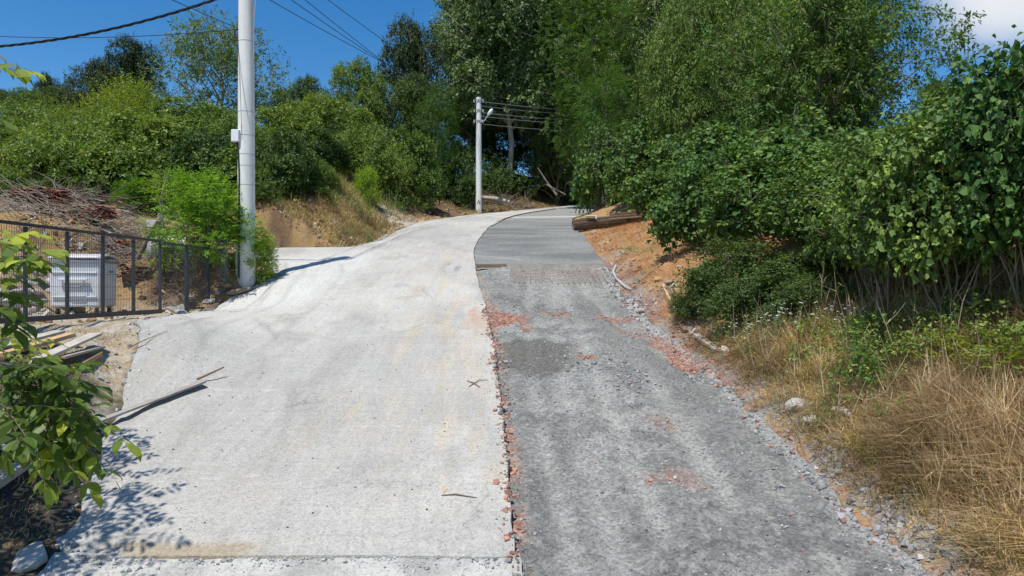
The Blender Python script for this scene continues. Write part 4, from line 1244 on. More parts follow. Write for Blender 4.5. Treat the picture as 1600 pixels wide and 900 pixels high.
plant('sapling', 'sapling', 'dark green compound-leaved sapling in the dry grass', 'shrub', 1338, 9.4, 500, 120, G_LOW, 0.4)
plant('sapling_y', 'sapling', 'yellow-green sapling at the right picture edge', 'shrub', 1560, 8.6, 505, 190, G_LOW, 1.4)
plant('sapling_y', 'sapling', 'yellow-green sapling left of the one at the picture edge', 'shrub', 1478, 9.0, 515, 140, G_LOW, 2.4)
plant('sapling_y', 'sapling', 'bright yellow sprout in front of the hazel shade', 'shrub', 1418, 10.4, 478, 95, G_LOW, 3.4)
plant('weed', 'weed_clump', 'green weeds on the straw bank below the hazels', 'weeds', 1010, 20.5, 385, 50, G_LOW, 0.4)
plant('weed', 'weed_clump', 'green weed tuft at the verge by the broken concrete', 'weeds', 1200, 10.8, 605, 50, G_LOW, 1.4)
plant('weed', 'weed_clump', 'green weeds on the earth mound beside the plank stack', 'weeds', 160, 11.3, 560, 40, 'weeds on the left mound', 2.4)
print('plants done')

# ------------------------------------------------------------------ undergrowth, grass, straw
def undergrowth(name, label, spots, n_twigs, per, leaf, mat, seed, hrange=(0.6, 1.3), twig=0.35):
    rng = np.random.default_rng(seed)
    lobes = []
    for (x, y) in spots:
        z = tz(x, y); r = rng.uniform(*hrange)
        lobes.append((x, y, z + r * 0.45, r * 1.25, r))
    V, rnd, *_ = crown_leaves(rng, lobes, n_twigs, per, leaf, twig, 'rhomb', 0.55, 0.7, 0.0)
    me = leaves_mesh(name, V, rnd, mat)
    tag(link(name, me), label, 'undergrowth', kind='stuff')


rg = np.random.default_rng(55)
sp = []
for _ in range(900):
    y = rg.uniform(24.5, 62); x = rg.uniform(-0.80 * y - 3, -4)
    d = float(x_left(np.array([y]))[0]) - x
    if d < 4.0 + rg.random() * 2: continue
    # keep the grassy slope and the orange corner open
    px = 800 + FPX * x / y
    if 505 < px < 645 and y < 36.5: continue
    if px < 35 and y < 27: continue
    sp.append((x, y))
for _ in range(90):
    y = rg.uniform(22.8, 26); x = rg.uniform(-19, -9.5)
    px = 800 + FPX * x / y
    if px > 45 and not (y < 24.3 and x > -10.6): sp.insert(0, (x, y))
undergrowth('hillside_scrub', 'low green scrub filling the hillside between the left bushes', sp[:430], 9500, 9, 0.13, M['lf_bush'], 61)
sp = []
for _ in range(900):
    y = rg.uniform(50, 68); R_ = float(x_right(np.array([y]))[0]); L_ = float(x_left(np.array([y]))[0])
    x = rg.uniform(-8, 22)
    if L_ - 1.6 < x < R_ + 1.6: continue
    sp.append((x, y))
undergrowth('woodland_floor_scrub', 'dark scrub under the tall trees beyond the bend', sp[:150], 6500, 9, 0.15, M['lf_bush_dark'], 62, (0.9, 2.3))
sp = []
for _ in range(500):
    y = rg.uniform(12, 40); R_ = float(x_right(np.array([y]))[0])
    x = R_ + rg.uniform(4.4, 11)
    if y < 15 and x < R_ + 5.5: continue
    sp.append((x, y))
undergrowth('hazel_gap_filler', 'dark scrub added behind the hazel bushes to darken their gaps', sp[:130], 6500, 9, 0.11, M['lf_bush_dark'], 63, (0.7, 1.5))  # added so the hollows below the hazel crowns look dark


sp = []
for _ in range(170):
    y = rg.uniform(8.3, 13.5); R_ = float(x_right(np.array([y]))[0])
    x = R_ + rg.uniform(1.0, 5.0)
    if vnoise(np.array([x * 0.9]), np.array([y * 0.9]), 12)[0] < 0.42: continue
    sp.append((x, y))
undergrowth('verge_weeds', 'low green weeds growing through the dry grass of the right verge', sp, 1900, 8, 0.055, M['lf_weed'], 64, (0.12, 0.30), 0.2)


def blades(P, lean, L, W, bend, rng):
    n = len(P)
    h = np.stack([np.cos(lean), np.sin(lean), np.zeros(n)], -1)
    a = lean + np.pi / 2 + rng.normal(0, 0.6, n)
    s = np.stack([np.cos(a), np.sin(a), np.zeros(n)], -1) * (W / 2)[:, None]
    pts = []
    for t in (0.0, 0.55, 1.0):
        up = t - 0.55 * bend * t * t
        out = bend * (0.35 * t + 0.65 * t * t)
        pts.append(P + np.array([0, 0, 1.0]) * (L * up)[:, None] + h * (L * out)[:, None])
    V = np.stack([pts[0] - s, pts[0] + s, pts[1] + s * 0.8, pts[1] - s * 0.8, pts[2]], 1)
    return V


def grass(name, label, P, lean, L, W, bend, mat, seed, cat='grass'):
    rng = np.random.default_rng(seed)
    V = blades(P, lean, L, W, bend, rng)
    n = len(P)
    i = np.arange(n)[:, None] * 5
    loops = np.concatenate([i + np.array([[0, 1, 2, 3]]), i + np.array([[3, 2, 4]])], 1)
    counts = np.tile([4, 3], n)
    rnd = np.clip(0.75 * vnoise(P[:, 0] * 2.6, P[:, 1] * 2.6, 9) + 0.5 * rng.random(n) - 0.1, 0, 1)
    me = mesh_arrays(name, V.reshape(-1, 3), loops, counts, mat, {'rnd': np.repeat(rnd, 5)})
    return tag(link(name, me), label, cat, kind='stuff')


def tufted(rng, n_tufts, per, xy_fn, spread):
    c = np.array([xy_fn(rng) for _ in range(n_tufts)])
    base_lean = rng.uniform(0, 6.28, n_tufts)
    P = np.repeat(c, per, 0) + rng.normal(0, spread, (n_tufts * per, 2))
    lean = np.repeat(base_lean, per) + rng.normal(0, 1.0, n_tufts * per)
    return P, lean


def on_land(P):
    return np.stack([P[:, 0], P[:, 1], land(P[:, 0], P[:, 1]) - 0.01], -1)


rng = np.random.default_rng(71)


def verge_xy(r):
    y = 4.5 + 7.6 * r.random() ** 0.9
    d = 0.40 + 3.6 * r.random() ** 0.9
    return float(x_right(np.array([y]))[0]) + d, y


P2, lean = tufted(rng, 1250, 36, verge_xy, 0.10)
L = rng.uniform(0.25, 0.75, len(P2)) * (0.55 + 0.9 * vnoise(P2[:, 0] * 0.8, P2[:, 1] * 0.8, 4))
dd = P2[:, 0] - x_right(P2[:, 1])
L *= 0.45 + 0.55 * smooth((dd - 0.2) / 0.7)
near_tall = smooth((dd - 0.5) / 0.8) * (1 - smooth((P2[:, 1] - 8.2) / 2.0))
L *= 0.72 + 0.55 * near_tall
keep = dd > 0.22
P2, lean, L = P2[keep], lean[keep], L[keep]
lean = np.where(rng.random(len(lean)) < 0.5, lean, rng.normal(math.pi * 0.98, 0.7, len(lean)))
grass('dry_grass', 'tall dry straw-coloured grass on the near right verge', on_land(P2), lean, L, 0.004 + 0.011 * rng.random(len(L)) ** 2, rng.uniform(0.15, 1.35, len(L)), M['straw'], 72)

# green blades between the dry ones
P2, lean = tufted(rng, 520, 26, verge_xy, 0.12)
keep = (P2[:, 0] - x_right(P2[:, 1])) > 0.4
P2, lean = P2[keep], lean[keep]
L = rng.uniform(0.15, 0.45, len(P2))
grass('green_grass', 'green grass blades mixed into the right verge', on_land(P2), lean, L, rng.uniform(0.006, 0.012, len(L)), rng.uniform(0.2, 0.9, len(L)), M['grass'], 73)


# cut straw lying on the right bank
def straw_xy(r):
    y = 11 + 17 * r.random() ** 1.1
    d = 0.15 + 3.0 * r.random()
    return float(x_right(np.array([y]))[0]) + d, y


P2, lean = tufted(rng, 620, 24, straw_xy, 0.16)
lean = rng.normal(math.pi, 0.55, len(lean)) + np.where(rng.random(len(lean)) < 0.25, rng.uniform(-2, 2, len(lean)), 0)
keep = (P2[:, 0] - x_right(P2[:, 1])) > 0.12
P2, lean = P2[keep], lean[keep]
L = rng.uniform(0.12, 0.38, len(P2))
grass('cut_straw', 'cut straw lying on the orange right bank below the hazels', on_land(P2), lean, L, rng.uniform(0.005, 0.010, len(L)), rng.uniform(0.9, 1.5, len(L)), M['straw_orange'], 74, 'straw')


def litter_xy(r):
    y = 4.5 + 9 * r.random()
    return float(x_right(np.array([y]))[0]) + 0.22 + 1.6 * r.random() ** 1.2, y


P2, lean = tufted(rng, 760, 26, litter_xy, 0.15)
lean = rng.uniform(0, 6.28, len(lean))
keep = (P2[:, 0] - x_right(P2[:, 1])) > 0.10
P2, lean = P2[keep], lean[keep]
L = rng.uniform(0.08, 0.30, len(P2))
grass('straw_litter', 'flattened straw litter along the edge of the near gravel lane', on_land(P2), lean, L, rng.uniform(0.005, 0.010, len(L)), rng.uniform(1.0, 1.6, len(L)), M['straw'], 80, 'straw')


# short dry stubble under the hazels
def under_xy(r):
    y = r.uniform(8, 16); d = r.uniform(3.0, 8)
    return float(x_right(np.array([y]))[0]) + d, y


P2, lean = tufted(rng, 220, 20, under_xy, 0.15)
L = rng.uniform(0.15, 0.55, len(P2))
grass('shaded_dry_grass', 'dry grass in the shade under the hazels', on_land(P2), lean, L, rng.uniform(0.005, 0.011, len(L)), rng.uniform(0.3, 1.2, len(L)), M['straw'], 75)


# left slope grass
def slope_xy(r):
    while True:
        y = r.uniform(26, 41); x = r.uniform(-14, -5)
        d = float(x_left(np.array([y]))[0]) - x
        px = 800 + FPX * x / y
        if d > 1.8 and 480 < px < 680: return x, y


P2, lean = tufted(rng, 620, 26, slope_xy, 0.22)
L = rng.uniform(0.2, 0.6, len(P2))
grass('slope_grass', 'yellowing grass on the open slope above the side track', on_land(P2), lean, L, rng.uniform(0.012, 0.024, len(L)), rng.uniform(0.2, 0.9, len(L)), M['grass'], 76)


def bank_xy(r):
    while True:
        y = r.uniform(22, 62) if r.random() < 0.6 else r.uniform(23.5, 31)
        d = 0.3 + 4.2 * r.random() ** 0.8
        x = float(x_left(np.array([y]))[0]) - d
        if fbm(np.array([x]), np.array([y]), 0.5, 2, 77)[0] > 0.40 and y > 24: return x, y


P2, lean = tufted(rng, 900, 20, bank_xy, 0.18)
L = rng.uniform(0.12, 0.42, len(P2))
grass('bank_grass', 'dry tufts on the orange earth bank left of the road', on_land(P2), lean, L, rng.uniform(0.010, 0.02, len(L)), rng.uniform(0.3, 1.1, len(L)), M['straw'], 78)


def cut_xy(r):
    while True:
        y = r.uniform(23.9, 30); x = float(x_left(np.array([y]))[0]) - 0.25 - 4.5 * r.random() ** 1.3
        px = 800 + FPX * x / y
        if 398 < px < 615: return x, y


P2, lean = tufted(rng, 330, 22, cut_xy, 0.20)
L = rng.uniform(0.10, 0.40, len(P2))
grass('cut_bank_straw', 'dry grass tufts on the orange earth bank right of the near pole', on_land(P2), lean, L, rng.uniform(0.008, 0.018, len(L)), rng.uniform(0.3, 1.2, len(L)), M['straw'], 83)
P2, lean = tufted(rng, 400, 22, cut_xy, 0.18)
L = rng.uniform(0.08, 0.34, len(P2))
grass('cut_bank_grass', 'green grass tufts on the orange earth bank right of the near pole', on_land(P2), lean, L, rng.uniform(0.008, 0.018, len(L)), rng.uniform(0.3, 1.1, len(L)), M['grass'], 84)


def clods():
    pts = [cut_xy(rng) for _ in range(900)]
    for _ in range(1100):
        pts.append((rng.uniform(-13.5, -7.9), rng.uniform(16.4, 19.5)))
    for _ in range(900):
        pts.append((rng.uniform(-12.5, -8.2), rng.uniform(11.5, 17)))
    for _ in range(500):
        y = rng.uniform(30, 46); pts.append((float(x_left(np.array([y]))[0]) - 0.2 - 3 * rng.random(), y))
    for _ in range(700):
        y = rng.uniform(12, 30); pts.append((float(x_right(np.array([y]))[0]) + 0.15 + 2.6 * rng.random(), y))
    pts = np.array(pts)
    S = 0.02 + 0.13 * rng.random(len(pts)) ** 4
    Z = land(pts[:, 0], pts[:, 1]) + S * 0.15
    g = rng.uniform(0.6, 1.5, (len(pts), 1))
    C = np.where(rng.random((len(pts), 1)) < 0.65, np.array([[0.30, 0.19, 0.10]]), np.array([[0.40, 0.36, 0.30]])) * g
    me = stones_mesh('clods', np.stack([pts[:, 0], pts[:, 1], Z], -1), S, M['stone_tint'], C)
    tag(link('earth_clods', me), 'clods of earth and pale stones on the banks and in the yard', 'clods', kind='stuff')


clods()


def mound_xy(r):
    y = r.uniform(6.5, 12); x = float(x_left(np.array([y]))[0]) - r.uniform(0.25, 2.6)
    return x, y


P2, lean = tufted(rng, 240, 22, mound_xy, 0.12)
L = rng.uniform(0.05, 0.18, len(P2))
grass('mound_grass', 'short dry grass and straw on the earth mound by the plank stack', on_land(P2), lean, L, rng.uniform(0.004, 0.009, len(L)), rng.uniform(0.5, 1.4, len(L)), M['straw'], 79)


# dead stalks: single tall dry stems on the right verge
def stalks(name, label, n, xy_fn, hrange, seed, mat):
    r = np.random.default_rng(seed)
    mb = MB()
    for _ in range(n):
        x, y = xy_fn(r)
        z = tz(x, y); h = r.uniform(*hrange)
        a = r.uniform(0, 6.28); k = r.uniform(0.1, 0.6)
        top = np.array([x + math.cos(a) * h * k, y + math.sin(a) * h * k, z + h])
        m = (np.array([x, y, z]) + top) / 2 + r.normal(size=3) * 0.06 * h
        mb.tube([(x, y, z - 0.05), m, top], [0.006, 0.005, 0.002], 3, False)
        for q in range(r.integers(1, 4)):
            e = m + r.normal(size=3) * np.array([0.16, 0.16, 0.1]) * h + np.array([0, 0, 0.22 * h])
            mb.tube([m, (m + e) / 2 + r.normal(size=3) * 0.01, e], [0.004, 0.003, 0.0015], 3, False)
    o = mb.build(name, mat)
    return tag(o, label, 'stems', kind='stuff')


stalks('dead_stalks', 'bare dead stalks standing in the dry grass of the right verge', 220, verge_xy, (0.5, 1.15), 81, M['drystem'])


# umbel flowers beside the bramble
def flower_plant(label, px, py, n, h, seed, spread):
    r = np.random.default_rng(seed)
    p = hit(px, py)
    root = empty('wildflower_plant', tuple(p))
    st = MB(); fl = MB()
    for _ in range(n):
        a = r.uniform(0, 6.28); d = spread * math.sqrt(r.random())
        b = np.array([math.cos(a) * d * 0.5, math.sin(a) * d * 0.5, tz(p[0] + math.cos(a) * d * 0.5, p[1] + math.sin(a) * d * 0.5) - p[2]])
        t = np.array([math.cos(a) * d, math.sin(a) * d, b[2] + h * r.uniform(0.55, 1.1)])
        st.tube([b, (b + t) / 2 + r.normal(size=3) * 0.03, t], [0.004, 0.003, 0.002], 3, False)
        R_ = r.uniform(0.012, 0.034)
        tilt = r.normal(size=2) * 0.35
        for q in range(7):
            aa = q * 0.9; rr = R_ * (0.0 if q == 0 else 0.75)
            c = t + np.array([math.cos(aa) * rr, math.sin(aa) * rr, tilt[0] * math.cos(aa) * rr + tilt[1] * math.sin(aa) * rr])
            s_ = R_ * 0.42
            fl.add([c + np.array([s_, 0, 0]), c + np.array([0, s_, 0.002]), c + np.array([-s_, 0, 0]), c + np.array([0, -s_, 0.002]), c + np.array([0, 0, s_ * 0.5])],
                   [(0, 1, 4), (1, 2, 4), (2, 3, 4), (3, 0, 4)])
    so = st.build('stem', M['lf_weed_stem'], root)
    fo = fl.build('blossom', M['flower'], root)
    fo['kind'] = 'stuff'; so['kind'] = 'stuff'
    V, rnd, *_ = crown_leaves(r, [(0, 0, h * 0.35, spread * 0.9, h * 0.4)], 90, 8, 0.06, 0.2, 'rhomb', 0.3, 0.2, -0.3, aspect=0.3)
    link('leaves', leaves_mesh('leaves', V, rnd, M['lf_weed']), None, root)
    tag(root, label, 'wildflowers', 'white wildflowers on the right verge')


M['lf_weed_stem'] = plain('green_stem', (0.14, 0.17, 0.06), 0.8, 0, 0.2, 8, 0)
for i, (px, py, n, h, spd, lab) in enumerate((
        (1175, 560, 26, 0.62, 0.30, 'white umbel flowers in front of the dense bramble, nearest the lane'),
        (1225, 540, 30, 0.65, 0.34, 'white umbel flowers at the right foot of the dense bramble'),
        (1285, 535, 22, 0.55, 0.34, 'white umbel flowers left of the dark green sapling'),
        (1350, 520, 16, 0.55, 0.36, 'white flowers right behind the dark green sapling'),
        (1130, 545, 12, 0.5, 0.22, 'few white flowers beside the wooden board at the lane edge'),
        (1500, 520, 10, 0.6, 0.35, 'sparse flowers in the hazel shade near the right edge'),
        (275, 318, 22, 0.9, 0.5, 'white flowers above the bright acacia shrub on the left'),
        (425, 318, 22, 0.9, 0.5, 'white flowering weeds right of the near pole'))):
    flower_plant(lab, px, py, n, h, 300 + i, spd)

# ------------------------------------------------------------------ near walnut at the left edge
def walnut():
    r = np.random.default_rng(91)
    tx, ty = -6.3, 4.9
    z0 = tz(tx, ty)
    root = empty('walnut_tree', (0, 0, 0))
    root.location = (tx, ty, z0)
    O = np.array([tx, ty, z0])
    tr = MB()
    top = np.array([-6.5, 5.0, z0 + 4.6])
    tp = limb(tr, (tx, ty, z0 - 0.3), top, 0.13, 0.05, r, 0.03, 8, 10)
    br = MB()
    P, D, N, Ls, Ws, rv = [], [], [], [], [], []

    def leaf(base, tip, size, pairs, tone, droop=0.5, asp=0.46):
        base = np.array(base, float); tip = np.array(tip, float)
        ax = tip - base; ln = np.linalg.norm(ax); ax = ax / ln
        side = np.cross(ax, [0, 0, 1.0]); side /= max(np.linalg.norm(side), 1e-3)
        pts = [base + ax * ln * t + np.array([0, 0, -0.12 * ln * t * t]) for t in (0, 0.35, 0.7, 1.0)]
        br.tube([p - O for p in pts], [0.0035, 0.003, 0.0025, 0.0015], 4, False)
        for i in range(pairs):
            t = 0.18 + 0.74 * i / max(1, pairs - 1)
            p = base + ax * ln * t + np.array([0, 0, -0.12 * ln * t * t])
            for sg in (-1, 1):
                P.append(p - O)
                D.append(ax * 0.45 + side * sg * r.uniform(0.7, 1.1) + np.array([0, 0, -droop * r.uniform(0.5, 1.5)]) + r.normal(size=3) * 0.12)
                N.append(np.array([0, 0, 1.0]) - side * sg * 0.5 + r.normal(size=3) * 0.25)
                s = size * r.uniform(0.6, 1.15) * (0.75 + 0.4 * t)
                Ls.append(s); Ws.append(s * asp * r.uniform(0.85, 1.15)); rv.append(np.clip(tone + r.normal() * 0.18, 0, 1))
        P.append(tip - O + np.array([0, 0, -0.12 * ln])); D.append(ax + np.array([0, 0, -droop * 0.7])); N.append(np.array([0, 0, 1.0]) + r.normal(size=3) * 0.2)
        Ls.append(size * 1.15); Ws.append(size * 1.15 * asp); rv.append(np.clip(tone + 0.1, 0, 1))

    vis = [  # base px, py, tip px, py, distance, leaflet size, pairs, tone (inner leaves darkened to paint shade)
        (-60, 62, 30, 78, 3.7, 0.105, 3, 0.7), (-60, 96, 38, 98, 3.6, 0.105, 3, 0.9), (-70, 150, 2, 172, 3.5, 0.12, 2, 0.5),
        (-50, 430, 70, 372, 3.4, 0.125, 4, 0.7), (-45, 395, 30, 352, 3.4, 0.11, 3, 0.95), (-50, 440, 30, 425, 3.5, 0.125, 3, 0.35), (-60, 470, 0, 468, 3.5, 0.12, 3, 0.2), (-40, 395, 10, 400, 3.6, 0.11, 3, 0.5),
        (-40, 515, 85, 545, 4.2, 0.050, 8, 0.95), (-40, 500, 45, 512, 4.1, 0.060, 6, 0.95), (-30, 530, 60, 570, 4.3, 0.052, 8, 0.9), (-40, 485, 20, 520, 4.0, 0.075, 5, 0.85),
        (45, 585, 140, 553, 4.3, 0.12, 4, 0.3), (70, 595, 150, 590, 4.4, 0.12, 4, 0.3), (85, 602, 140, 660, 4.3, 0.125, 4, 0.25), (110, 625, 196, 678, 4.2, 0.125, 4, 0.75), (60, 605, 85, 680, 4.3, 0.13, 4, 0.3),
        (15, 585, 50, 650, 4.4, 0.13, 4, 0.25), (40, 620, 85, 715, 4.3, 0.125, 4, 0.35), (85, 640, 172, 728, 4.2, 0.12, 5, 0.8), (50, 670, 140, 748, 4.2, 0.115, 5, 0.75), (0, 600, 30, 680, 4.4, 0.13, 4, 0.25),
        (-15, 640, 50, 700, 4.4, 0.125, 4, 0.3), (70, 600, 110, 640, 4.4, 0.125, 4, 0.3), (-5, 565, 45, 615, 4.4, 0.13, 4, 0.2), (15, 560, 100, 570, 4.3, 0.12, 4, 0.35), (-30, 580, 15, 640, 4.5, 0.13, 4, 0.2),
        (30, 600, 105, 690, 4.5, 0.125, 4, 0.25), (-30, 610, 20, 600, 4.6, 0.13, 4, 0.15), (10, 640, 60, 690, 4.5, 0.12, 4, 0.3), (20, 690, 75, 750, 4.3, 0.10, 4, 0.8), (-20, 560, 30, 575, 4.5, 0.13, 4, 0.25),
        (95, 630, 130, 700, 4.3, 0.12, 4, 0.45), (60, 640, 120, 690, 4.4, 0.12, 4, 0.3), (-10, 620, 40, 660, 4.4, 0.13, 4, 0.2), (25, 570, 75, 640, 4.4, 0.13, 4, 0.2)]
    extra = [(-55, 360, 45, 352, 3.5, 0.12, 4, 0.85), (-55, 375, 65, 372, 3.45, 0.125, 4, 0.7), (-50, 440, 20, 500, 3.6, 0.12, 4, 0.2), (-50, 470, 30, 490, 3.7, 0.12, 4, 0.3), (-50, 500, 60, 530, 4.1, 0.07, 7, 0.9), (-45, 520, 95, 520, 4.2, 0.06, 8, 0.9), (-40, 545, 70, 550, 4.3, 0.09, 6, 0.6), (-60, 78, 20, 92, 3.6, 0.11, 3, 0.6), (-50, 415, 55, 400, 3.45, 0.125, 4, 0.45), (-55, 455, 35, 448, 3.55, 0.12, 4, 0.3), (-45, 425, 40, 385, 3.5, 0.12, 4, 0.8), (-30, 405, 72, 395, 3.4, 0.115, 4, 0.6)]
    for _ in range(34):
        bx0 = r.uniform(-25, 95); by0 = 560 + (bx0 + 25) * 0.45 + r.uniform(-20, 70)
        ang = r.uniform(-0.5, 1.35); ll = r.uniform(65, 100)
        ex, ey = bx0 + ll * math.cos(ang), by0 + ll * math.sin(ang)
        if ex > 185 or ey > 755 or ey < 540 or (ex > 120 and ey < 580): continue
        extra.append((bx0, by0, ex, ey, r.uniform(4.2, 4.9), 0.125, 4, r.uniform(0.05, 0.5)))  # low tones put the crown's inner shade into the leaf colour
    for (ax_, ay_, bx_, by_, d, s, pr, tone) in vis + extra:
        s = s * (1.08 if s > 0.09 else 1.1)
        leaf(at(ax_, ay_, d), at(bx_, by_, d + r.normal() * 0.12 - 0.1), s, pr, tone)

    def branch(pts, r0, r1):
        k = len(pts)
        br.tube([np.array(p) - O for p in pts], [r0 + (r1 - r0) * i / (k - 1) for i in range(k)], 6, False)
    branch([tp[3], at(-160, 560, 4.7), at(-40, 560, 4.5), at(30, 572, 4.4), at(85, 602, 4.3), at(120, 640, 4.25)], 0.035, 0.004)
    branch([at(-40, 560, 4.5), at(0, 605, 4.45), at(40, 640, 4.35), at(60, 690, 4.25)], 0.012, 0.004)
    branch([tp[4], at(-260, 480, 4.2), at(-120, 470, 3.7), at(-50, 432, 3.4)], 0.03, 0.004)
    branch([at(-120, 470, 3.7), at(-60, 485, 3.9), at(-40, 515, 4.2)], 0.010, 0.004)
    branch([tp[7], at(-420, 100, 4.0), at(-200, 90, 3.7), at(-60, 80, 3.65)], 0.03, 0.004)
    branch([at(-200, 90, 3.7), at(-120, 130, 3.6), at(-70, 150, 3.5)], 0.010, 0.004)
    # the rest of the crown, outside the picture, which throws the dappled shade
    n = 0
    tries = 0
    while n < 480 and tries < 60000:
        tries += 1
        x = r.uniform(-7.6, -4.75); y = r.uniform(4.2, 7.9); z = z0 + r.uniform(1.1, 5.6)
        if ((x + 5.9) / 1.7) ** 2 + ((y - 6.0) / 2.4) ** 2 + ((z - z0 - 3.7) / 2.9) ** 2 > 1: continue
        px = 800 + FPX * x / y
        if px > -18: continue
        a = r.uniform(0, 6.28); ln = r.uniform(0.28, 0.42)
        tip = np.array([x + math.cos(a) * ln, y + math.sin(a) * ln, z + r.uniform(-0.12, 0.1)])
        if 800 + FPX * tip[0] / tip[1] > -30: continue
        leaf((x, y, z), tip, r.uniform(0.11, 0.15), 4, r.uniform(0.2, 0.8))
        if n % 5 == 0:
            s_ = tp[int(np.clip((z - z0) / 4.6 * 8 - 1.5, 1, 7))]
            m_ = (s_ + np.array([x, y, z])) / 2 + np.array([0, 0, 0.15])
            branch([s_, m_, (x, y, z)], 0.022, 0.005)
        n += 1
    P, D, N = np.array(P), np.array(D), np.array(N)
    V = leaves_arrays(P, D, N, np.array(Ls), np.array(Ws), 'ellipse', 0.16, 0.14)
    link('foliage', leaves_mesh('foliage', V, np.array(rv), M['lf_walnut']), None, root)
    tr.build('trunk', M['bark_pale'], root, True)
    br.build('branches', M['bark'], root, True)
    tag(root, 'walnut tree whose leafy branches hang in from the left picture edge', 'tree')


walnut()
print('grass and walnut done')

# ------------------------------------------------------------------ utility poles and wires
def near_pole():
    x, y = -7.2, 18.5
    z = tz(x, y)
    root = empty('utility_pole', (x, y, z))
    H = 9.15
    sh = MB()
    sh.tube([(0, 0, -0.5), (0, 0, 0.0), (0, 0, 2), (0, 0, 4), (0, 0, 6), (0, 0, 8), (0, 0, H)], [0.236, 0.234, 0.226, 0.216, 0.206, 0.196, 0.186], 28)
    sh.build('shaft', M['pole'], root, True)
    for py in (62, 173, 210, 240, 258, 288):
        h = CAMZ + (450 - py) / FPX * (y - 0.2) - z
        r = 0.236 - 0.0051 * h + 0.004
        b = MB()
        b.tube([(0, 0, h - 0.005), (0, 0, h + 0.005)], r, 28, False)
        b.build('strap', M['steel'], root, True)
    hb = CAMZ + (450 - 215) / FPX * y - z
    bx = MB(); bx.box((-0.20, -0.20, hb), (0.22, 0.13, 0.33))
    jb = bx.build('junction_box', M['white_box'], root, False, 0.015)
    ld = MB(); ld.box((-0.20, -0.272, hb), (0.19, 0.014, 0.30)); ld.build('box_lid', M['white_box'], jb, False, 0.004)
    cb = MB()
    cb.tube([(-0.17, -0.185, hb - 0.16), (-0.14, -0.20, hb - 0.45), (-0.11, -0.212, hb - 1.0), (-0.11, -0.216, 1.0), (-0.11, -0.225, 0.02)], 0.022, 6)
    cb.build('down_cable', M['black'], root, True)
    cd = MB(); cd.tube([(-0.25, -0.04, -0.05), (-0.248, -0.04, 1.6)], 0.03, 8); cd.build('conduit', M['galv'], root, True)
    c2 = MB()
    zc = CAMZ + (450 - 48) / FPX * y - z
    for k in range(3):
        c2.tube([(-0.24 + 0.02 * k + 0.07 * math.cos(a), -0.05 - 0.02 * k, zc - 0.1 + 0.12 * math.sin(a)) for a in np.linspace(0, 6.283, 14)], 0.011, 5, False)
    c2.build('cable_coil', M['black'], root, True)
    c3 = MB(); c3.tube([(-0.19, -0.12, zc - 0.1), (-0.10, -0.19, zc - 1.3), (-0.03, -0.215, zc - 3.0), (-0.05, -0.22, hb + 0.3)], 0.006, 4); c3.build('thin_cable', M['black'], root)
    c4 = MB(); c4.tube([(0.24, -0.02, H - 0.6), (0.30, -0.05, H - 1.4), (0.235, -0.06, H - 2.0), (0.225, -0.06, H - 3.2)], 0.012, 4); c4.build('side_cable', M['hose'], root)
    for h in (8.0, 8.4, 8.8):
        arm = MB(); arm.box((0, -0.0, h), (0.9, 0.06, 0.06)); a = arm.build('crossarm', M['steel'], root)
        for sx in (-0.38, 0.38):
            i = MB(); i.tube([(sx, 0, h + 0.03), (sx, 0, h + 0.07), (sx, 0, h + 0.11), (sx, 0, h + 0.15)], [0.02, 0.045, 0.03, 0.02], 8); i.build('insulator', M['porcelain'], a, True)
    tag(root, 'thick grey concrete pole with white junction box beside the gate', 'utility pole', 'concrete utility poles')
    return x, y, z


def far_pole():
    y = 45.0; x = (748 - 800) / FPX * y
    z = tz(x, y)
    top = CAMZ + (450 - 152.5) / FPX * y
    H = top - z
    root = empty('utility_pole', (x, y, z))
    sh = MB()
    sh.tube([(0, 0, -0.4), (0, 0, 0), (0, 0, H * 0.5), (0, 0, H)], [0.205, 0.20, 0.185, 0.165], 16)
    sh.build('shaft', M['pole_far'], root, True)
    for py in (157, 172.5, 189):
        h = CAMZ + (450 - py) / FPX * y - z
        arm = MB(); arm.box((0, -0.2, h), (0.66, 0.04, 0.05)); a = arm.build('crossarm', M['steel'], root)
        for sx in (-0.29, 0.29):
            i = MB(); i.tube([(sx, -0.2, h - 0.20), (sx, -0.2, h - 0.15), (sx, -0.2, h - 0.08), (sx, -0.2, h - 0.025)], [0.02, 0.045, 0.035, 0.02], 8); i.build('insulator', M['porcelain'], a, True)
    h = CAMZ + (450 - 190) / FPX * y - z
    a = MB(); a.tube([(0.15, -0.1, h), (0.38, -0.15, h + 0.02), (0.52, -0.2, h + 0.22), (0.66, -0.25, h + 0.40)], 0.03, 8); lamp = a.build('lamp_arm', M['galv'], root, True)
    hd = MB()
    hd.tube([(0.60, -0.23, h + 0.34), (0.70, -0.26, h + 0.46), (0.86, -0.32, h + 0.66), (0.93, -0.34, h + 0.73)], [0.04, 0.11, 0.12, 0.05], 10)
    hd.build('lamp_head', M['white_box'], lamp, True)
    # the graffiti-like dark scribble near the foot
    g = MB()
    for q in ((-0.09, 0.55, 0.0, 0.80), (0.0, 0.80, 0.05, 0.55), (0.05, 0.55, 0.10, 0.75)):
        g.bar((q[0], -0.205 + 0.03 * abs(q[0]) * 3, q[1]), (q[2], -0.205 + 0.03 * abs(q[2]) * 3, q[3]), 0.03, 0.006, (0, 1, 0))
    g.build('painted_scribble', M['darksteel'], root)
    tag(root, 'slim white concrete lamp pole at the bend of the road', 'utility pole', 'concrete utility poles')
    return x, y, z


npx, npy, npz = near_pole()
fpx, fpy, fpz = far_pole()


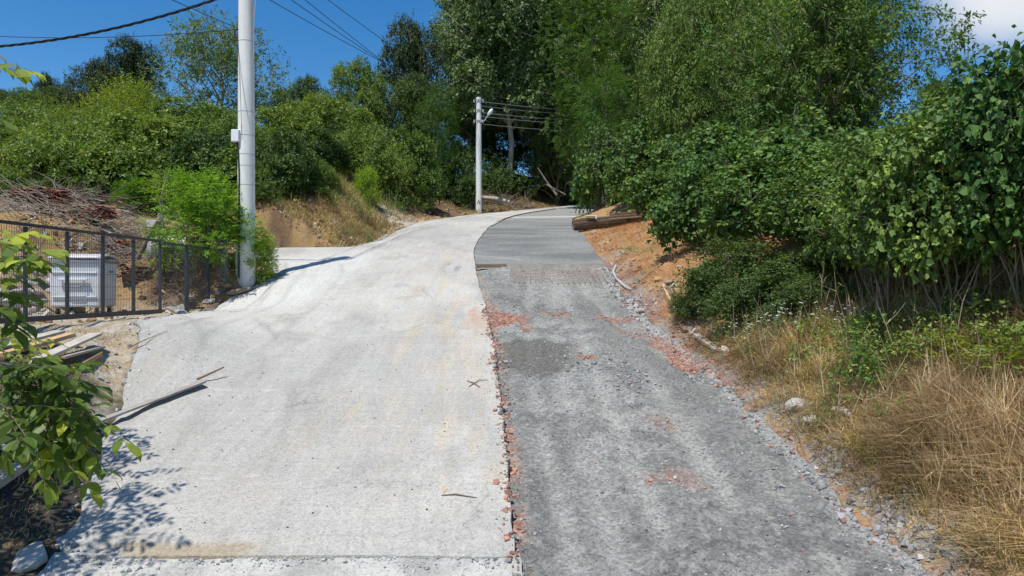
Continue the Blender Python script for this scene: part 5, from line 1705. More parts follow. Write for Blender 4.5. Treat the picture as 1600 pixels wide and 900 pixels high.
def wire(label, a, b, sag, r, name='overhead_wire', n=24, mat='black', group='overhead wires'):
    mb = MB()
    mb.tube(catenary(a, b, sag, n), r, 5)
    tag(mb.build(name, M[mat], None, True), label, 'wire', group)


def fz(py): return CAMZ + (450 - py) / FPX * (fpy - 0.2)


span = 'wires strung between the two poles'
wire('lowest left wire from the near pole to the far lamp pole', (npx - 0.38, npy, npz + 8.15), (fpx - 0.29, fpy - 0.2, fz(163)), 0.25, 0.012, group=span)
wire('second wire from the near pole to the far lamp pole', (npx + 0.38, npy, npz + 8.15), (fpx - 0.29, fpy - 0.2, fz(179)), 0.25, 0.012, group=span)
wire('third wire from the near pole, close beside the second', (npx + 0.38, npy, npz + 8.55), (fpx - 0.29, fpy - 0.2, fz(194)), 0.25, 0.012, group=span)
wire('rightmost wire of those between the two poles', (npx + 0.38, npy, npz + 8.95), (fpx + 0.29, fpy - 0.2, fz(163)), 0.25, 0.012, group=span)
on = 'wires leading right from the lamp pole'
for k, (py, pe, lab) in enumerate(((159, 176, 'topmost wire leading right from the lamp pole'), (166, 182, 'second wire from the top leading right from the lamp pole'),
                                   (176, 190, 'middle wire leading right from the lamp pole'), (182, 195, 'fourth wire from the top leading right from the lamp pole'),
                                   (194, 206, 'lowest wire leading right from the lamp pole'))):
    e = at(1085, pe - 6, 72)
    wire(lab, (fpx + 0.29, fpy - 0.2, fz(py)), e, 0.5, 0.017, mat='hose', group=on)
# twisted service cable and the thinner wires leading left
A = np.array([npx - 0.2, npy, CAMZ + (450 + 14) / FPX * npy]); B = at(-330, 52, 21.0)
cp = catenary(A, B, 0.95, 60)
tw = MB()
for k in range(3):
    pts = []
    for i, p in enumerate(cp):
        for q in range(4):
            t = i + q / 4
            if t > len(cp) - 1: break
            i0 = min(int(t), len(cp) - 2); pp = cp[i0].lerp(cp[i0 + 1], t - i0)
            a = t * 1.5 + k * 2.094
            pts.append(pp + Vector((0, math.cos(a) * 0.022, math.sin(a) * 0.022)))
    tw.tube(pts, 0.020, 5)
tag(tw.build('service_cable', M['black'], None, True), 'thick twisted black cable crossing the sky at upper left', 'cable', 'overhead wires')
wire('thin level wire crossing the sky at upper left under the thick cable', (npx - 0.22, npy - 0.05, CAMZ + (450 - 47) / FPX * npy), at(-300, 20, 24), 0.5, 0.010)
wire('thin wire rising steeply left from the coil on the near pole', (npx - 0.22, npy - 0.05, CAMZ + (450 - 45) / FPX * npy), (npx - 1.75, 9.6, 10.15), 0.05, 0.010)

# ------------------------------------------------------------------ gate, fence, bin
GX = lambda y: -8.08 + (y - 10.7) * 0.042
G_TOP, G_BOT = 5.21, 3.64


def wires_mesh(y0, y1, zb, zt, gx):
    """welded mesh infill: verticals every 5 cm, horizontals every 25 cm"""
    mb = MB()
    n = int((y1 - y0) / 0.05)
    for i in range(1, n):
        y = y0 + (y1 - y0) * i / n
        mb.tube([(gx(y), y, zb), (gx(y), y, zt)], 0.0040, 3, False)
    k = int((zt - zb) / 0.25)
    for i in range(1, k + 1):
        z = zb + (zt - zb) * i / (k + 1)
        mb.tube([(gx(y0) + 0.006, y0, z), (gx(y1) + 0.006, y1, z)], 0.004, 3, False)
    return mb


def gate():
    ys = [8.3, 9.3, 10.3, 11.3, 12.3, 13.3, 14.3, 15.3]
    root = empty('sliding_gate', (GX(12), 12, G_BOT))
    inv = Vector((GX(12), 12, G_BOT))

    def done(mb, name, mat, bev=0.004):
        mb.v = [tuple(Vector(v) - inv) for v in mb.v]
        return mb.build(name, mat, root, False, bev)
    done(MB().bar((GX(8.3), 8.3, G_TOP), (GX(15.34), 15.34, G_TOP), 0.05, 0.055), 'top_rail', M['darksteel'])
    done(MB().bar((GX(8.3), 8.3, G_BOT), (GX(15.34), 15.34, G_BOT), 0.07, 0.09), 'bottom_rail', M['darksteel'])
    for y in ys:
        done(MB().bar((GX(y), y, G_BOT + 0.045), (GX(y), y, G_TOP - 0.035), 0.05, 0.055, (1, 0, 0)), 'post', M['darksteel'])
    for a, b in zip(ys[:-1], ys[1:]):
        mb = wires_mesh(a + 0.035, b - 0.035, G_BOT + 0.045, G_TOP - 0.035, GX)
        o = done(mb, 'wire_panel', M['darksteel'], 0); o['kind'] = 'stuff'
    tag(root, 'long anthracite sliding gate of welded mesh across the yard', 'gate')
    ys = [15.46, 16.45, 17.5]
    inv2 = Vector((GX(16.5), 16.5, G_BOT))
    root2 = empty('fence_panel', tuple(inv2))

    def done2(mb, name, mat, bev=0.004):
        mb.v = [tuple(Vector(v) - inv2) for v in mb.v]
        return mb.build(name, mat, root2, False, bev)
    done2(MB().bar((GX(15.42), 15.42, G_TOP - 0.03), (GX(17.5), 17.5, G_TOP - 0.03), 0.05, 0.05), 'top_rail', M['darksteel'])
    done2(MB().bar((GX(16.4), 16.4, G_BOT + 0.02), (GX(17.5), 17.5, G_BOT + 0.02), 0.04, 0.04), 'bottom_rail', M['darksteel'])
    for y in ys[1:]:
        done2(MB().bar((GX(y), y, G_BOT - 0.2), (GX(y), y, G_TOP - 0.0), 0.08, 0.08, (1, 0, 0)), 'post', M['darksteel'])
    for a, b in zip(ys[:-1], ys[1:]):
        o = done2(wires_mesh(a + 0.03, b - 0.045, G_BOT + 0.04, G_TOP - 0.055, GX), 'wire_panel', M['darksteel'], 0); o['kind'] = 'stuff'
    tag(root2, 'short fixed fence panel at the right end of the gate', 'fence')


gate()


def roll_of_netting():
    r = np.random.default_rng(95)
    x, y = -7.62, 17.95
    z = tz(x, y)
    mb = MB()
    for k in range(26):
        a0 = r.uniform(0, 6.28); rad = r.uniform(0.05, 0.15); s = r.choice([-1, 1])
        pts = [(rad * math.cos(a0 + s * t * 5) + 0.03 * math.sin(t * 9 + k), rad * math.sin(a0 + s * t * 5), -0.05 + t * 1.55) for t in np.linspace(0, 1, 22)]
        mb.tube(pts, 0.006, 3, False)
    for h in np.linspace(0.05, 1.5, 12):
        rad = r.uniform(0.09, 0.15)
        mb.tube([(rad * math.cos(a), rad * math.sin(a), h + 0.03 * math.sin(3 * a)) for a in np.linspace(0, 6.283, 12)], 0.005, 3, False)
    o = mb.build('wire_netting_roll', M['steel'])
    o.location = (x, y, z)
    tag(o, 'upright roll of wire netting at the end of the fence', 'wire roll')


roll_of_netting()


def bin_():
    cx, cy = -9.62, 15.35
    z = tz(cx, cy)
    root = empty('waste_container', (cx, cy, z), math.radians(7))
    W, Dp, zb, zt = 1.06, 0.86, 0.20, 1.20
    b = MB()
    # tapered body with ribs pressed into the front
    def ring(zz, s):
        return [(-W / 2 * s, -Dp / 2 * s, zz), (W / 2 * s, -Dp / 2 * s, zz), (W / 2 * s, Dp / 2 * s, zz), (-W / 2 * s, Dp / 2 * s, zz)]
    v = ring(zb, 0.95) + ring(zt, 1.0)
    b.add(v, [(3, 2, 1, 0), (4, 5, 6, 7), (0, 1, 5, 4), (1, 2, 6, 5), (2, 3, 7, 6), (3, 0, 4, 7)])
    body = b.build('body', M['galv'], root, False, 0.04)
    for hz_ in (0.42, 0.95):
        r = MB(); r.box((0, -Dp / 2 - 0.004, hz_), (W * 0.86, 0.03, 0.035)); r.build('rib', M['galv'], body, False, 0.01)
    rim = MB()
    rim.bar((-W / 2 - 0.03, -Dp / 2 - 0.01, zt), (W / 2 + 0.03, -Dp / 2 - 0.01, zt), 0.05, 0.06)
    rim.bar((-W / 2 - 0.03, Dp / 2 + 0.01, zt), (W / 2 + 0.03, Dp / 2 + 0.01, zt), 0.05, 0.06)
    rim.bar((-W / 2 - 0.012, -Dp / 2 + 0.017, zt), (-W / 2 - 0.012, Dp / 2 - 0.017, zt), 0.05, 0.06)
    rim.bar((W / 2 + 0.012, -Dp / 2 + 0.017, zt), (W / 2 + 0.012, Dp / 2 - 0.017, zt), 0.05, 0.06)
    rim.build('rim', M['galv_dark'], root)
    # domed lid
    n = 9
    lv, lf = [], []
    for i in range(n + 1):
        t = i / n; yy = -Dp / 2 - 0.02 + (Dp + 0.04) * t
        hh = zt + 0.035 + 0.14 * math.sin(math.pi * (0.12 + 0.76 * t)) - 0.045
        for xx in (-W / 2 - 0.02, -W / 2 + 0.10, W / 2 - 0.10, W / 2 + 0.02):
            lv.append((xx, yy, hh + (0.02 if abs(xx) < W / 2 - 0.05 else 0)))
    for i in range(n):
        for j in range(3):
            a = i * 4 + j
            lf.append((a, a + 1, a + 5, a + 4))
    lid = MB().add(lv, lf).build('lid', M['galv'], root, True)
    sm = lid.modifiers.new('thick', 'SOLIDIFY'); sm.thickness = 0.03; sm.offset = 1
    hd = MB(); hd.bar((-0.30, -Dp / 2 - 0.05, 0.80), (0.30, -Dp / 2 - 0.05, 0.80), 0.06, 0.05)
    hd.build('lift_bar', M['galv'], root, False, 0.01)
    hn = MB(); hn.tube([(-0.22, -Dp / 2 - 0.04, 0.77), (-0.20, -Dp / 2 - 0.09, 0.68), (-0.14, -Dp / 2 - 0.10, 0.64), (0.14, -Dp / 2 - 0.10, 0.64), (0.20, -Dp / 2 - 0.09, 0.68), (0.22, -Dp / 2 - 0.04, 0.77)], 0.014, 6)
    hn.build('handle', M['galv_dark'], root, True)
    for sx in (-1, 1):
        t = MB(); t.tube([(sx * (W / 2 - 0.02), 0, 0.98), (sx * (W / 2 + 0.09), 0, 0.98)], 0.025, 8); t.build('trunnion', M['galv_dark'], root, True)
        for sy in (-1, 1):
            w = MB(); w.tube([(sx * 0.40 - 0.02, sy * 0.30, 0.085), (sx * 0.40 + 0.02, sy * 0.30, 0.085)], 0.085, 14)
            wo = w.build('wheel', M['black'], root, True)
            f = MB(); f.box((sx * 0.40, sy * 0.30 + 0.02, 0.185), (0.10, 0.10, 0.02)); f.bar((sx * 0.40 + 0.03, sy * 0.30, 0.085), (sx * 0.40 + 0.03, sy * 0.30 + 0.02, 0.18), 0.01, 0.05); f.build('caster_fork', M['galv_dark'], wo)
    tag(root, 'white galvanised waste container on casters behind the gate', 'dumpster')


bin_()


# ------------------------------------------------------------------ rocks, tiles, rubble behind the gate
def rock_mesh(seed, sub=2):
    import bmesh
    r = np.random.default_rng(seed)
    bm = bmesh.new()
    bmesh.ops.create_icosphere(bm, subdivisions=sub, radius=0.5)
    ax = r.uniform(0.6, 1.2, 3); off = r.uniform(0, 50)
    cuts = [(unit(r.normal(size=3)), r.uniform(0.26, 0.42)) for _ in range(9)]
    for v in bm.verts:
        p = np.array(v.co)
        for (nrm, dst) in cuts:
            e = p @ nrm - dst
            if e > 0: p = p - nrm * e
        p = p * ax * (1 + 0.10 * (vnoise(np.array([p[0] * 4 + off]), np.array([p[1] * 4 + p[2] * 5]))[0] - 0.5))
        v.co = p
    me = bpy.data.meshes.new('rock')
    bm.to_mesh(me); bm.free()
    return me


ROCKS = [rock_mesh(400 + i) for i in range(6)]
ROCKS_B = [m.copy() for m in ROCKS]
for m in ROCKS: m.materials.append(M['rock'])
for m in ROCKS_B: m.materials.append(M['rock_brown'])


def rock(name, label, loc, size, flat=0.8, cat='rock', group=None, brown=False, k=0, rz=None):
    o = bpy.data.objects.new(name, (ROCKS_B if brown else ROCKS)[k % 6])
    COL.objects.link(o)
    o.location = loc
    o.scale = (size, size * 0.9, size * flat)
    o.rotation_euler = (random.uniform(-0.3, 0.3), random.uniform(-0.3, 0.3), rz if rz is not None else random.uniform(0, 6.28))
    return tag(o, label, cat, group)


r = np.random.default_rng(97)
k = 0
for row, (zc, n, x0, x1, yy) in enumerate(((3.66, 8, -11.6, -10.1, 14.8), (3.86, 8, -11.7, -10.15, 15.0), (4.08, 7, -11.8, -10.2, 15.15), (4.30, 7, -11.9, -10.3, 15.35), (4.52, 6, -12.0, -10.45, 15.5), (4.74, 5, -12.0, -10.7, 15.65))):
    for i in range(n):
        x = x0 + (x1 - x0) * (i + 0.5) / n + r.normal() * 0.04
        rock('rock', 'pale rock in the heap left of the waste container', (x, yy + r.normal() * 0.06, zc), r.uniform(0.26, 0.40), 0.75, group='pale rocks heaped behind the gate', k=k)
        k += 1
tag(MB().tube([(-13.2, 15.9, 3.3), (-11.4, 15.95, 4.15), (-10.4, 16.0, 3.4)], [0.8, 0.85, 0.5], 9).build('earth_heap', M['rock_brown'], None, True), 'earth behind the pale rock heap left of the waste container', 'earth')
p = hit(372, 458); rock('stone_slab', 'flat brown stone slab at the foot of the near pole', (p[0], p[1], p[2] + 0.05), 0.85, 0.32, 'stone', 'stones at the pole foot', True, 1, 0.2)
p = hit(352, 452); rock('stone_slab', 'brown stone left of the flat slab by the near pole', (p[0], p[1], p[2] + 0.08), 0.5, 0.5, 'stone', 'stones at the pole foot', True, 2)
p = hit(340, 462); rock('stone', 'small pale stone by the netting roll at the fence end', (p[0], p[1], p[2] + 0.08), 0.30, 0.7, 'stone', 'stones at the pole foot', False, 3)
p = hit(392, 458); rock('stone', 'thin brown stone at the right end of the flat slab', (p[0] - 0.1, p[1], p[2] + 0.05), 0.36, 0.4, 'stone', 'stones at the pole foot', True, 4)
p = hit(330, 474); rock('stone', 'grey stone under the right end of the fence panel', (p[0] - 0.05, p[1], p[2] + 0.05), 0.32, 0.5, 'stone', 'stones at the pole foot', False, 5)
p = hit(300, 470); rock('stone', 'pale stone behind the bottom of the fence panel', (-8.15, 16.9, tz(-8.15, 16.9) + 0.1), 0.42, 0.6, 'stone', 'stones at the pole foot', False, 0)
p = hit(310, 455); rock('stone', 'upper stone behind the fence panel under the acacia', (-8.2, 17.3, tz(-8.2, 17.3) + 0.15), 0.45, 0.6, 'stone', 'stones at the pole foot', False, 1)
p = hit(272, 489); rock('concrete_lump', 'pale concrete lump between gate end and fence panel', (GX(15.9) + 0.10, 15.9, surf(np.array([-7.8]), np.array([15.9]))[0] + 0.06), 0.62, 0.32, 'rubble', None, False, 2, 1.3)
p = hit(45, 880); rock('broken_slab', 'large broken concrete block at the lower left picture corner', (p[0] - 0.05, p[1] + 0.1, p[2] + 0.02), 0.62, 0.45, 'rubble', None, False, 3, 0.5)
for i, (px, py, s_, lab) in enumerate(((1245, 640, 0.42, 'upright grey concrete chunk in the dry verge'), (1268, 660, 0.30, 'smaller concrete chunk below the upright one in the verge'), (1318, 650, 0.34, 'white concrete lump lying in the dry grass'),
                                       (1000, 488, 0.34, 'broken grey slab piece at the lane edge below the hose'), (984, 474, 0.30, 'broken grey slab piece just under the hose end'))):
    p = hit(px, py)
    rock('concrete_chunk', lab, (p[0], p[1], p[2] + 0.03), s_, 0.6, 'rubble', 'concrete chunks along the right edge', False, i)


def tile_stack(label, x, y, z, cols, rows, rz, seed):
    r = np.random.default_rng(seed)
    root = empty('roof_tile_stack', (x, y, z), rz)
    m = MB()
    n = 5
    for yy in (-0.19, 0.19):
        for rr in (0.09, 0.075):
            for j in range(n + 1):
                a = math.pi * j / n
                m.add([(rr * math.cos(a), yy, rr * math.sin(a) * 0.6)], [])
    o = n + 1
    F = []
    for j in range(n):
        F += [(j, j + 1, 2 * o + j + 1, 2 * o + j), (o + j, 3 * o + j, 3 * o + j + 1, o + j + 1), (j, o + j, o + j + 1, j + 1), (2 * o + j, 2 * o + j + 1, 3 * o + j + 1, 3 * o + j)]
    m.f = F
    first = m.build('tile', M['tile'], root)
    first.location = (0, 0, 0)
    for i in range(cols):
        for k in range(rows):
            t = first if (i == 0 and k == 0) else first.copy()
            if t is not first: COL.objects.link(t); t.parent = root
            t.location = ((i - cols / 2) * 0.17 + r.normal() * 0.025, r.normal() * 0.05, k * 0.045 + r.normal() * 0.008)
            t.rotation_euler = (r.normal() * 0.08, r.normal() * 0.10, r.normal() * 0.18)
    tag(root, label, 'roof tiles', 'stacks of roof tiles in the yard')


def zat(x, y): return tz(x, y)


tile_stack('heap of old roof tiles above the gate rail at the far left', -13.1, 19.2, zat(-13.1, 19.2) + 0.25, 8, 9, 0.2, 1)
tile_stack('dark tiles right of the heap above the gate rail', -11.9, 19.6, zat(-11.9, 19.6) + 0.2, 7, 8, -0.2, 2)
tile_stack('small stack of red tiles on the bank right of the waste container', -9.75, 17.9, zat(-9.75, 17.9) + 0.02, 4, 7, 0.5, 3)
tile_stack('loose red tiles half hidden by brush above the waste container', -10.9, 19.0, zat(-10.9, 19.0) + 0.1, 6, 5, -0.4, 4)


def brush():
    r = np.random.default_rng(98)
    mb = MB()
    for _ in range(1050):
        u = r.random()
        x = -15.2 + 5.9 * u + r.normal() * 0.2; y = (19.0 if r.random() < 0.6 else 20.2) + r.normal() * 0.55
        z = tz(x, y) + abs(r.normal()) * 0.22 * (0.6 + math.sin(math.pi * u) * 0.9)
        a = r.normal() * 0.9 + (0 if r.random() < 0.5 else math.pi); el = r.normal() * 0.3 + 0.10; ln = r.uniform(0.4, 1.5)
        d = np.array([math.cos(a) * math.cos(el), math.sin(a) * math.cos(el), math.sin(el)]) * ln
        p0 = np.array([x, y, z]); p2 = p0 + d; p1 = (p0 + p2) / 2 + r.normal(size=3) * 0.10 * ln
        p0[2] = max(p0[2], tz(p0[0], p0[1])); p2[2] = max(p2[2], tz(p2[0], p2[1]) + 0.02)
        w = r.uniform(0.004, 0.013)
        mb.tube([p0, p1, p2], [w, w * 0.8, w * 0.4], 3, False)
    o = mb.build('brush_pile', M['deadwood'])
    tag(o, 'tangled grey heap of dead branches above the gate', 'branches', kind='stuff')
    mb = MB()
    for _ in range(460):
        x = r.uniform(-9.3, -7.9); y = 18.0 + r.normal() * 0.35
        z = tz(x, y) + abs(r.normal()) * 0.35
        a = r.uniform(0, 6.28); el = r.uniform(-0.3, 1.1); ln = r.uniform(0.3, 0.9)
        p0 = np.array([x, y, z]); p2 = p0 + np.array([math.cos(a) * math.cos(el), math.sin(a) * math.cos(el), math.sin(el)]) * ln
        mb.tube([p0, (p0 + p2) / 2 + r.normal(size=3) * 0.06, p2], [0.008, 0.006, 0.003], 3, False)
    tag(mb.build('twig_heap', M['plank_dark']), 'dark twigs heaped behind the fence panel under the acacia', 'branches', kind='stuff')


brush()


def bar_thing(name, label, a, b, w, t, mat, cat='plank', group=None, up=(0, 0, 1), bevel=0.003):
    a = Vector(a); b = Vector(b); c = (a + b) / 2
    o = MB().bar(a - c, b - c, w, t, up).build(name, M[mat], None, False, bevel)
    o.location = c
    return tag(o, label, cat, group)


def on_road(px, py, lift=0.0):
    p = road_hit(px, py); return (p[0], p[1], p[2] + lift)


def on_ground(px, py, lift=0.0):
    p = hit(px, py); return (p[0], p[1], p[2] + lift)


# wooden post with bent stick, leaning beam, cement pieces on the bank
z = tz(-9.5, 18.4)
tag(MB().tube([(-9.5, 18.4, z - 0.3), (-9.52, 18.4, z + 0.8), (-9.48, 18.4, CAMZ + (450 - 333) / FPX * 18.4)], [0.075, 0.07, 0.06], 9).build('wooden_post', M['plank'], None, True), 'grey wooden post on the bank left of the bright acacia', 'post')
q = [at(254, 345, 18.3), at(250, 315, 18.3), at(256, 290, 18.3), at(266, 262, 18.3)]
tag(MB().tube([at(253, 400, 18.3), *q], [0.028, 0.026, 0.022, 0.018, 0.012], 6).build('bent_stick', M['plank'], None, True), 'thin bent stick rising from the grey wooden post', 'stick')
bar_thing('leaning_beam', 'dark beam leaning against the grey wooden post', at(214, 405, 17.9), at(247, 346, 18.25), 0.13, 0.10, 'plank_dark', 'beam')
z = tz(-9.95, 18.9)
o = MB().box((0, 0, 0), (0.40, 0.2, 0.2)).build('cement_block', M['cement_white'], None, False, 0.01); o.location = at(243, 350, 18.9); tag(o, 'white cement block on top of the rubble left of the acacia', 'block')


def cement_sheet():
    n = 24
    v, f = [], []
    for i in range(n + 1):
        for j in (0, 1):
            v.append((i / n * 0.95 - 0.47, j * 0.12, j * 0.55 + 0.03 * math.sin(i * 1.6)))
    for i in range(n): f.append((2 * i, 2 * i + 2, 2 * i + 3, 2 * i + 1))
    o = MB().add(v, f).build('corrugated_sheet', M['cement_white'], None, True)
    o.modifiers.new('thick', 'SOLIDIFY').thickness = 0.012
    p = at(258, 402, 18.0); o.location = p; o.rotation_euler = (0, 0, 0.15)
    tag(o, 'white corrugated cement sheet leaning on the bank behind the fence', 'sheet')


cement_sheet()
# rolled and stacked wire lying on the bank at far left
def mat_of_wire():
    mb = MB()
    for i in range(16):
        y = 21.6 + i * 0.08
        mb.tube([(-16.2 + t * 4.2, y, tz(-16.2 + t * 4.2, y) + 0.28 + 0.10 * math.sin(t * 3.1)) for t in np.linspace(0, 1, 8)], 0.010, 3, False)
    for t in np.linspace(0, 1, 40):
        x = -16.2 + t * 4.2
        mb.tube([(x, 21.6, tz(x, 21.6) + 0.28 + 0.10 * math.sin(t * 3.1)), (x, 22.85, tz(x, 22.85) + 0.28 + 0.10 * math.sin(t * 3.1))], 0.008, 3, False)
    tag(mb.build('wire_mesh_sheet', M['rust']), 'rusty wire mesh sheet lying on the bank above the tile heap', 'wire mesh')


mat_of_wire()

# ------------------------------------------------------------------ boards and sticks
PL = 'planks stacked on the left mound'
def lying(name, label, p0, p1, w, t, mat, group=None, lift=0.03, cat='plank'):
    a = np.array(on_ground(*p0)); b = np.array(on_ground(*p1))
    a[2] = max(tz(a[0], a[1]), a[2]) + lift; b[2] = max(tz(b[0], b[1]), b[2]) + lift
    return bar_thing(name, label, a, b, w, t, mat, cat, group)


lying('plank', 'dark plank under the stack at the picture edge', (-40, 598), (70, 566), 0.16, 0.04, 'plank_dark', PL, 0.05)
lying('plank', 'grey plank at the back of the stack near the gate', (-10, 556), (92, 528), 0.22, 0.04, 'plank', PL, 0.10)
lying('plank', 'brown-edged plank behind the top plank of the stack', (0, 574), (112, 540), 0.16, 0.06, 'plank_new', PL, 0.17)
lying('plank', 'pale plank on top of the stack, pointing at the gate', (30, 602), (150, 544), 0.20, 0.04, 'plank', PL, 0.22)
lying('plank', 'short pale plank end lying beside the top plank', (95, 570), (158, 552), 0.14, 0.035, 'plank', PL, 0.10)
lying('plank', 'orange batten lying in front of the plank stack', (60, 618), (157, 562), 0.07, 0.07, 'plank_new', PL, 0.08)
a = np.array(on_road(318, 611)); b = np.array(on_road(128, 680)); a[2] += 0.14; b[2] += 0.10
bar_thing('long_board', 'long board lying on the left edge of the concrete', a, b, 0.15, 0.03, 'plank_grey', 'plank')
a2 = np.array(on_road(294, 603)); c2 = at(322, 588, a[1] + 0.55)
tag(MB().tube([(a[0] - 0.15, a[1] + 0.1, a[2] + 0.02), (a[0] + 0.05, a[1] + 0.25, a[2] + 0.12), (a[0] + 0.16, a[1] + 0.38, a[2] + 0.18)], [0.02, 0.018, 0.012], 6).build('stick', M['plank_dark'], None, True), 'short stick poking up from the tip of the long board', 'stick')
a = np.array(on_ground(-30, 790)); b = np.array(on_ground(82, 712)); a[2] += 0.12; b[2] += 0.12
bar_thing('beam', 'grey beam in the shade at the lower left edge', a, b, 0.14, 0.09, 'plank', 'beam')
a = np.array(on_ground(-30, 712)); b = np.array(on_ground(45, 700)); a[2] += 0.06; b[2] += 0.06
bar_thing('plank', 'pale plank behind the grey beam at the lower left edge', a, b, 0.22, 0.05, 'cement_white', 'plank')
lying('plank', 'thin pale board at the foot of the orange bank by the side road', (440, 391), (538, 387), 0.16, 0.04, 'plank', 'boards along the left edge', 0.05)
lying('plank', 'edge board where the orange bank meets the road, nearer piece', (582, 383), (606, 369), 0.10, 0.05, 'plank', 'boards along the left edge', 0.05)
lying('plank', 'edge board farther up the road beside the orange bank', (612, 362), (648, 352), 0.10, 0.05, 'plank', 'boards along the left edge', 0.05)
lying('plank', 'thin board lying by the side track near the lamp pole', (677, 334), (702, 336), 0.12, 0.04, 'plank_dark', 'boards along the left edge', 0.05)
# form board across the lane
yj = Y_FORM
x0 = float(x_joint(np.array([yj]))[0]); x1 = float(x_right(np.array([yj]))[0])
zf = float(surf(np.array([1.0]), np.array([yj]))[0])
bar_thing('form_board', 'form board holding the end of the fresh concrete', (x0 + 0.95, yj, zf - 0.035), (x1 + 0.02, yj, zf - 0.035), 0.035, 0.16, 'plank', 'plank', 'boards across the lane')
bar_thing('form_board', 'short board continuing the form board at the old slab', (x0 + 0.05, yj, zf - 0.04), (x0 + 0.93, yj, zf - 0.04), 0.035, 0.14, 'plank_dark', 'plank', 'boards across the lane')
bar_thing('loose_board', 'short loose board lying in front of the form board', (x0 + 0.05, yj - 0.32, zf - 0.10), (x0 + 0.98, yj - 0.16, zf - 0.075), 0.12, 0.03, 'plank', 'plank', 'boards across the lane')
bar_thing('batten', 'thin batten lying along the edge of the fresh concrete at the curve', on_road(768, 355, 0.08), on_road(783, 347, 0.08), 0.10, 0.03, 'plank', 'plank', 'boards across the lane')
pts = [(float(x_joint(np.array([y_]))[0]) + 0.05, y_, float(surf(np.array([0.0]), np.array([y_]))[0]) + 0.075) for y_ in np.linspace(33.5, 50, 16)]
o = MB()
for p_, q_ in zip(pts[:-1], pts[1:]): o.bar(p_, q_, 0.06, 0.05)
tag(o.build('edge_strip', M['plank_dark']), 'narrow wooden strip along the joint where the lanes curve right', 'plank', 'boards across the lane')
# right verge boards
bar_thing('board', 'fresh orange board standing on edge beside the bramble', on_ground(1038, 462, 0.10), on_ground(1056, 500, 0.10), 0.05, 0.16, 'plank_new', 'plank', 'boards on the right verge')
bar_thing('board', 'weathered board lying at the lane edge below the bramble', on_ground(1088, 528, 0.06), on_ground(1122, 552, 0.05), 0.14, 0.05, 'plank', 'plank', 'boards on the right verge')
bar_thing('board', 'dark board end between the orange and the weathered board', on_ground(1060, 505, 0.05), on_ground(1072, 522, 0.05), 0.10, 0.05, 'plank_dark', 'plank', 'boards on the right verge')
bar_thing('batten', 'pale batten lying on the straw bank under the hazels', on_ground(1046, 404, 0.04), on_ground(1078, 402, 0.04), 0.06, 0.03, 'plank', 'plank', 'boards on the right verge')
hp = [np.array(on_ground(px, py, 0.05)) for px, py in ((962, 418), (958, 428), (963, 438), (972, 447), (980, 453), (988, 456))]
tag(MB().tube(hp, 0.035, 8).build('bent_pipe', M['hose'], None, True), 'bent grey plastic pipe at the right lane edge', 'pipe')
tag(MB().tube([np.array(on_ground(987, 455, 0.05)), np.array(on_ground(1008, 438, 0.07)), np.array(on_ground(1030, 420, 0.08)), np.array(on_ground(1033, 424, 0.02))], 0.014, 6).build('iron_rod', M['rust'], None, True), 'thin bent iron rod beside the grey pipe', 'rod')
tag(MB().tube([on_road(690, 783, 0.06), on_road(712, 784, 0.075), on_road(745, 788, 0.07)], [0.012, 0.010, 0.004], 6).build('twig', M['plank_dark'], None, True), 'dark twig lying on the near concrete left of the joint', 'twig', 'sticks on the concrete')
lf = MB(); pA = np.array(on_road(693, 780, 0.065)); lf.add([pA, pA + [-0.03, 0.10, 0.02], pA + [-0.02, 0.22, 0.03], pA + [0.03, 0.12, 0.02]], [(0, 1, 2, 3)]); o = lf.build('dry_leaf', M['drystem']); o.modifiers.new('thick', 'SOLIDIFY').thickness = 0.004
tag(o, 'pale dry leaf at the end of the dark twig on the concrete', 'leaf')
tag(MB().tube([on_road(730, 601, 0.06), on_road(740, 606, 0.075), on_road(750, 612, 0.06)], [0.012, 0.010, 0.006], 5).tube([on_road(733, 610, 0.06), on_road(748, 602, 0.08), on_road(763, 600, 0.06)], [0.008, 0.008, 0.004], 5).build('twig', M['plank_dark'], None, True),
    'small crossed twigs on the concrete beside the joint', 'twig', 'sticks on the concrete')
tag(MB().tube([on_road(200, 552, 0.08), on_road(225, 540, 0.09), on_road(262, 523, 0.07)], [0.010, 0.009, 0.004], 5).build('twig', M['plank_dark'], None, True), 'long thin twig on the driveway edge below the gate', 'twig', 'sticks on the concrete')

# reinforcing mesh lying on the stone in front of the form board
mb = MB()
rr = np.random.default_rng(111)
def mz(x, y): return float(surf(np.array([x]), np.array([y]))[0] + grav_off(np.array([x]), np.array([y]), 0)[0]) + 0.03
for x in np.arange(0.05, 2.65, 0.15):
    s_ = 18.4 + rr.uniform(0, 0.35)
    mb.tube([(x + 0.02 * (y_ - 19), y_, max(mz(x, y_), float(surf(np.array([x]), np.array([y_]))[0]) - 0.045 + 0.02 * math.sin(y_ * 3 + x))) for y_ in np.linspace(s_, 20.3, 7)], 0.009, 4, False)
for y_ in np.arange(18.7, 20.3, 0.2):
    mb.tube([(x, y_ + 0.02 * x, max(mz(x, y_), float(surf(np.array([x]), np.array([y_]))[0]) - 0.04 + 0.02 * math.sin(x * 3 + y_))) for x in np.linspace(-0.05, 2.55 + 0.1 * rr.random(), 9)], 0.009, 4, False)
tag(mb.build('reinforcing_mesh', M['rebar']), 'reinforcing steel mesh lying in front of the form board', 'steel mesh')


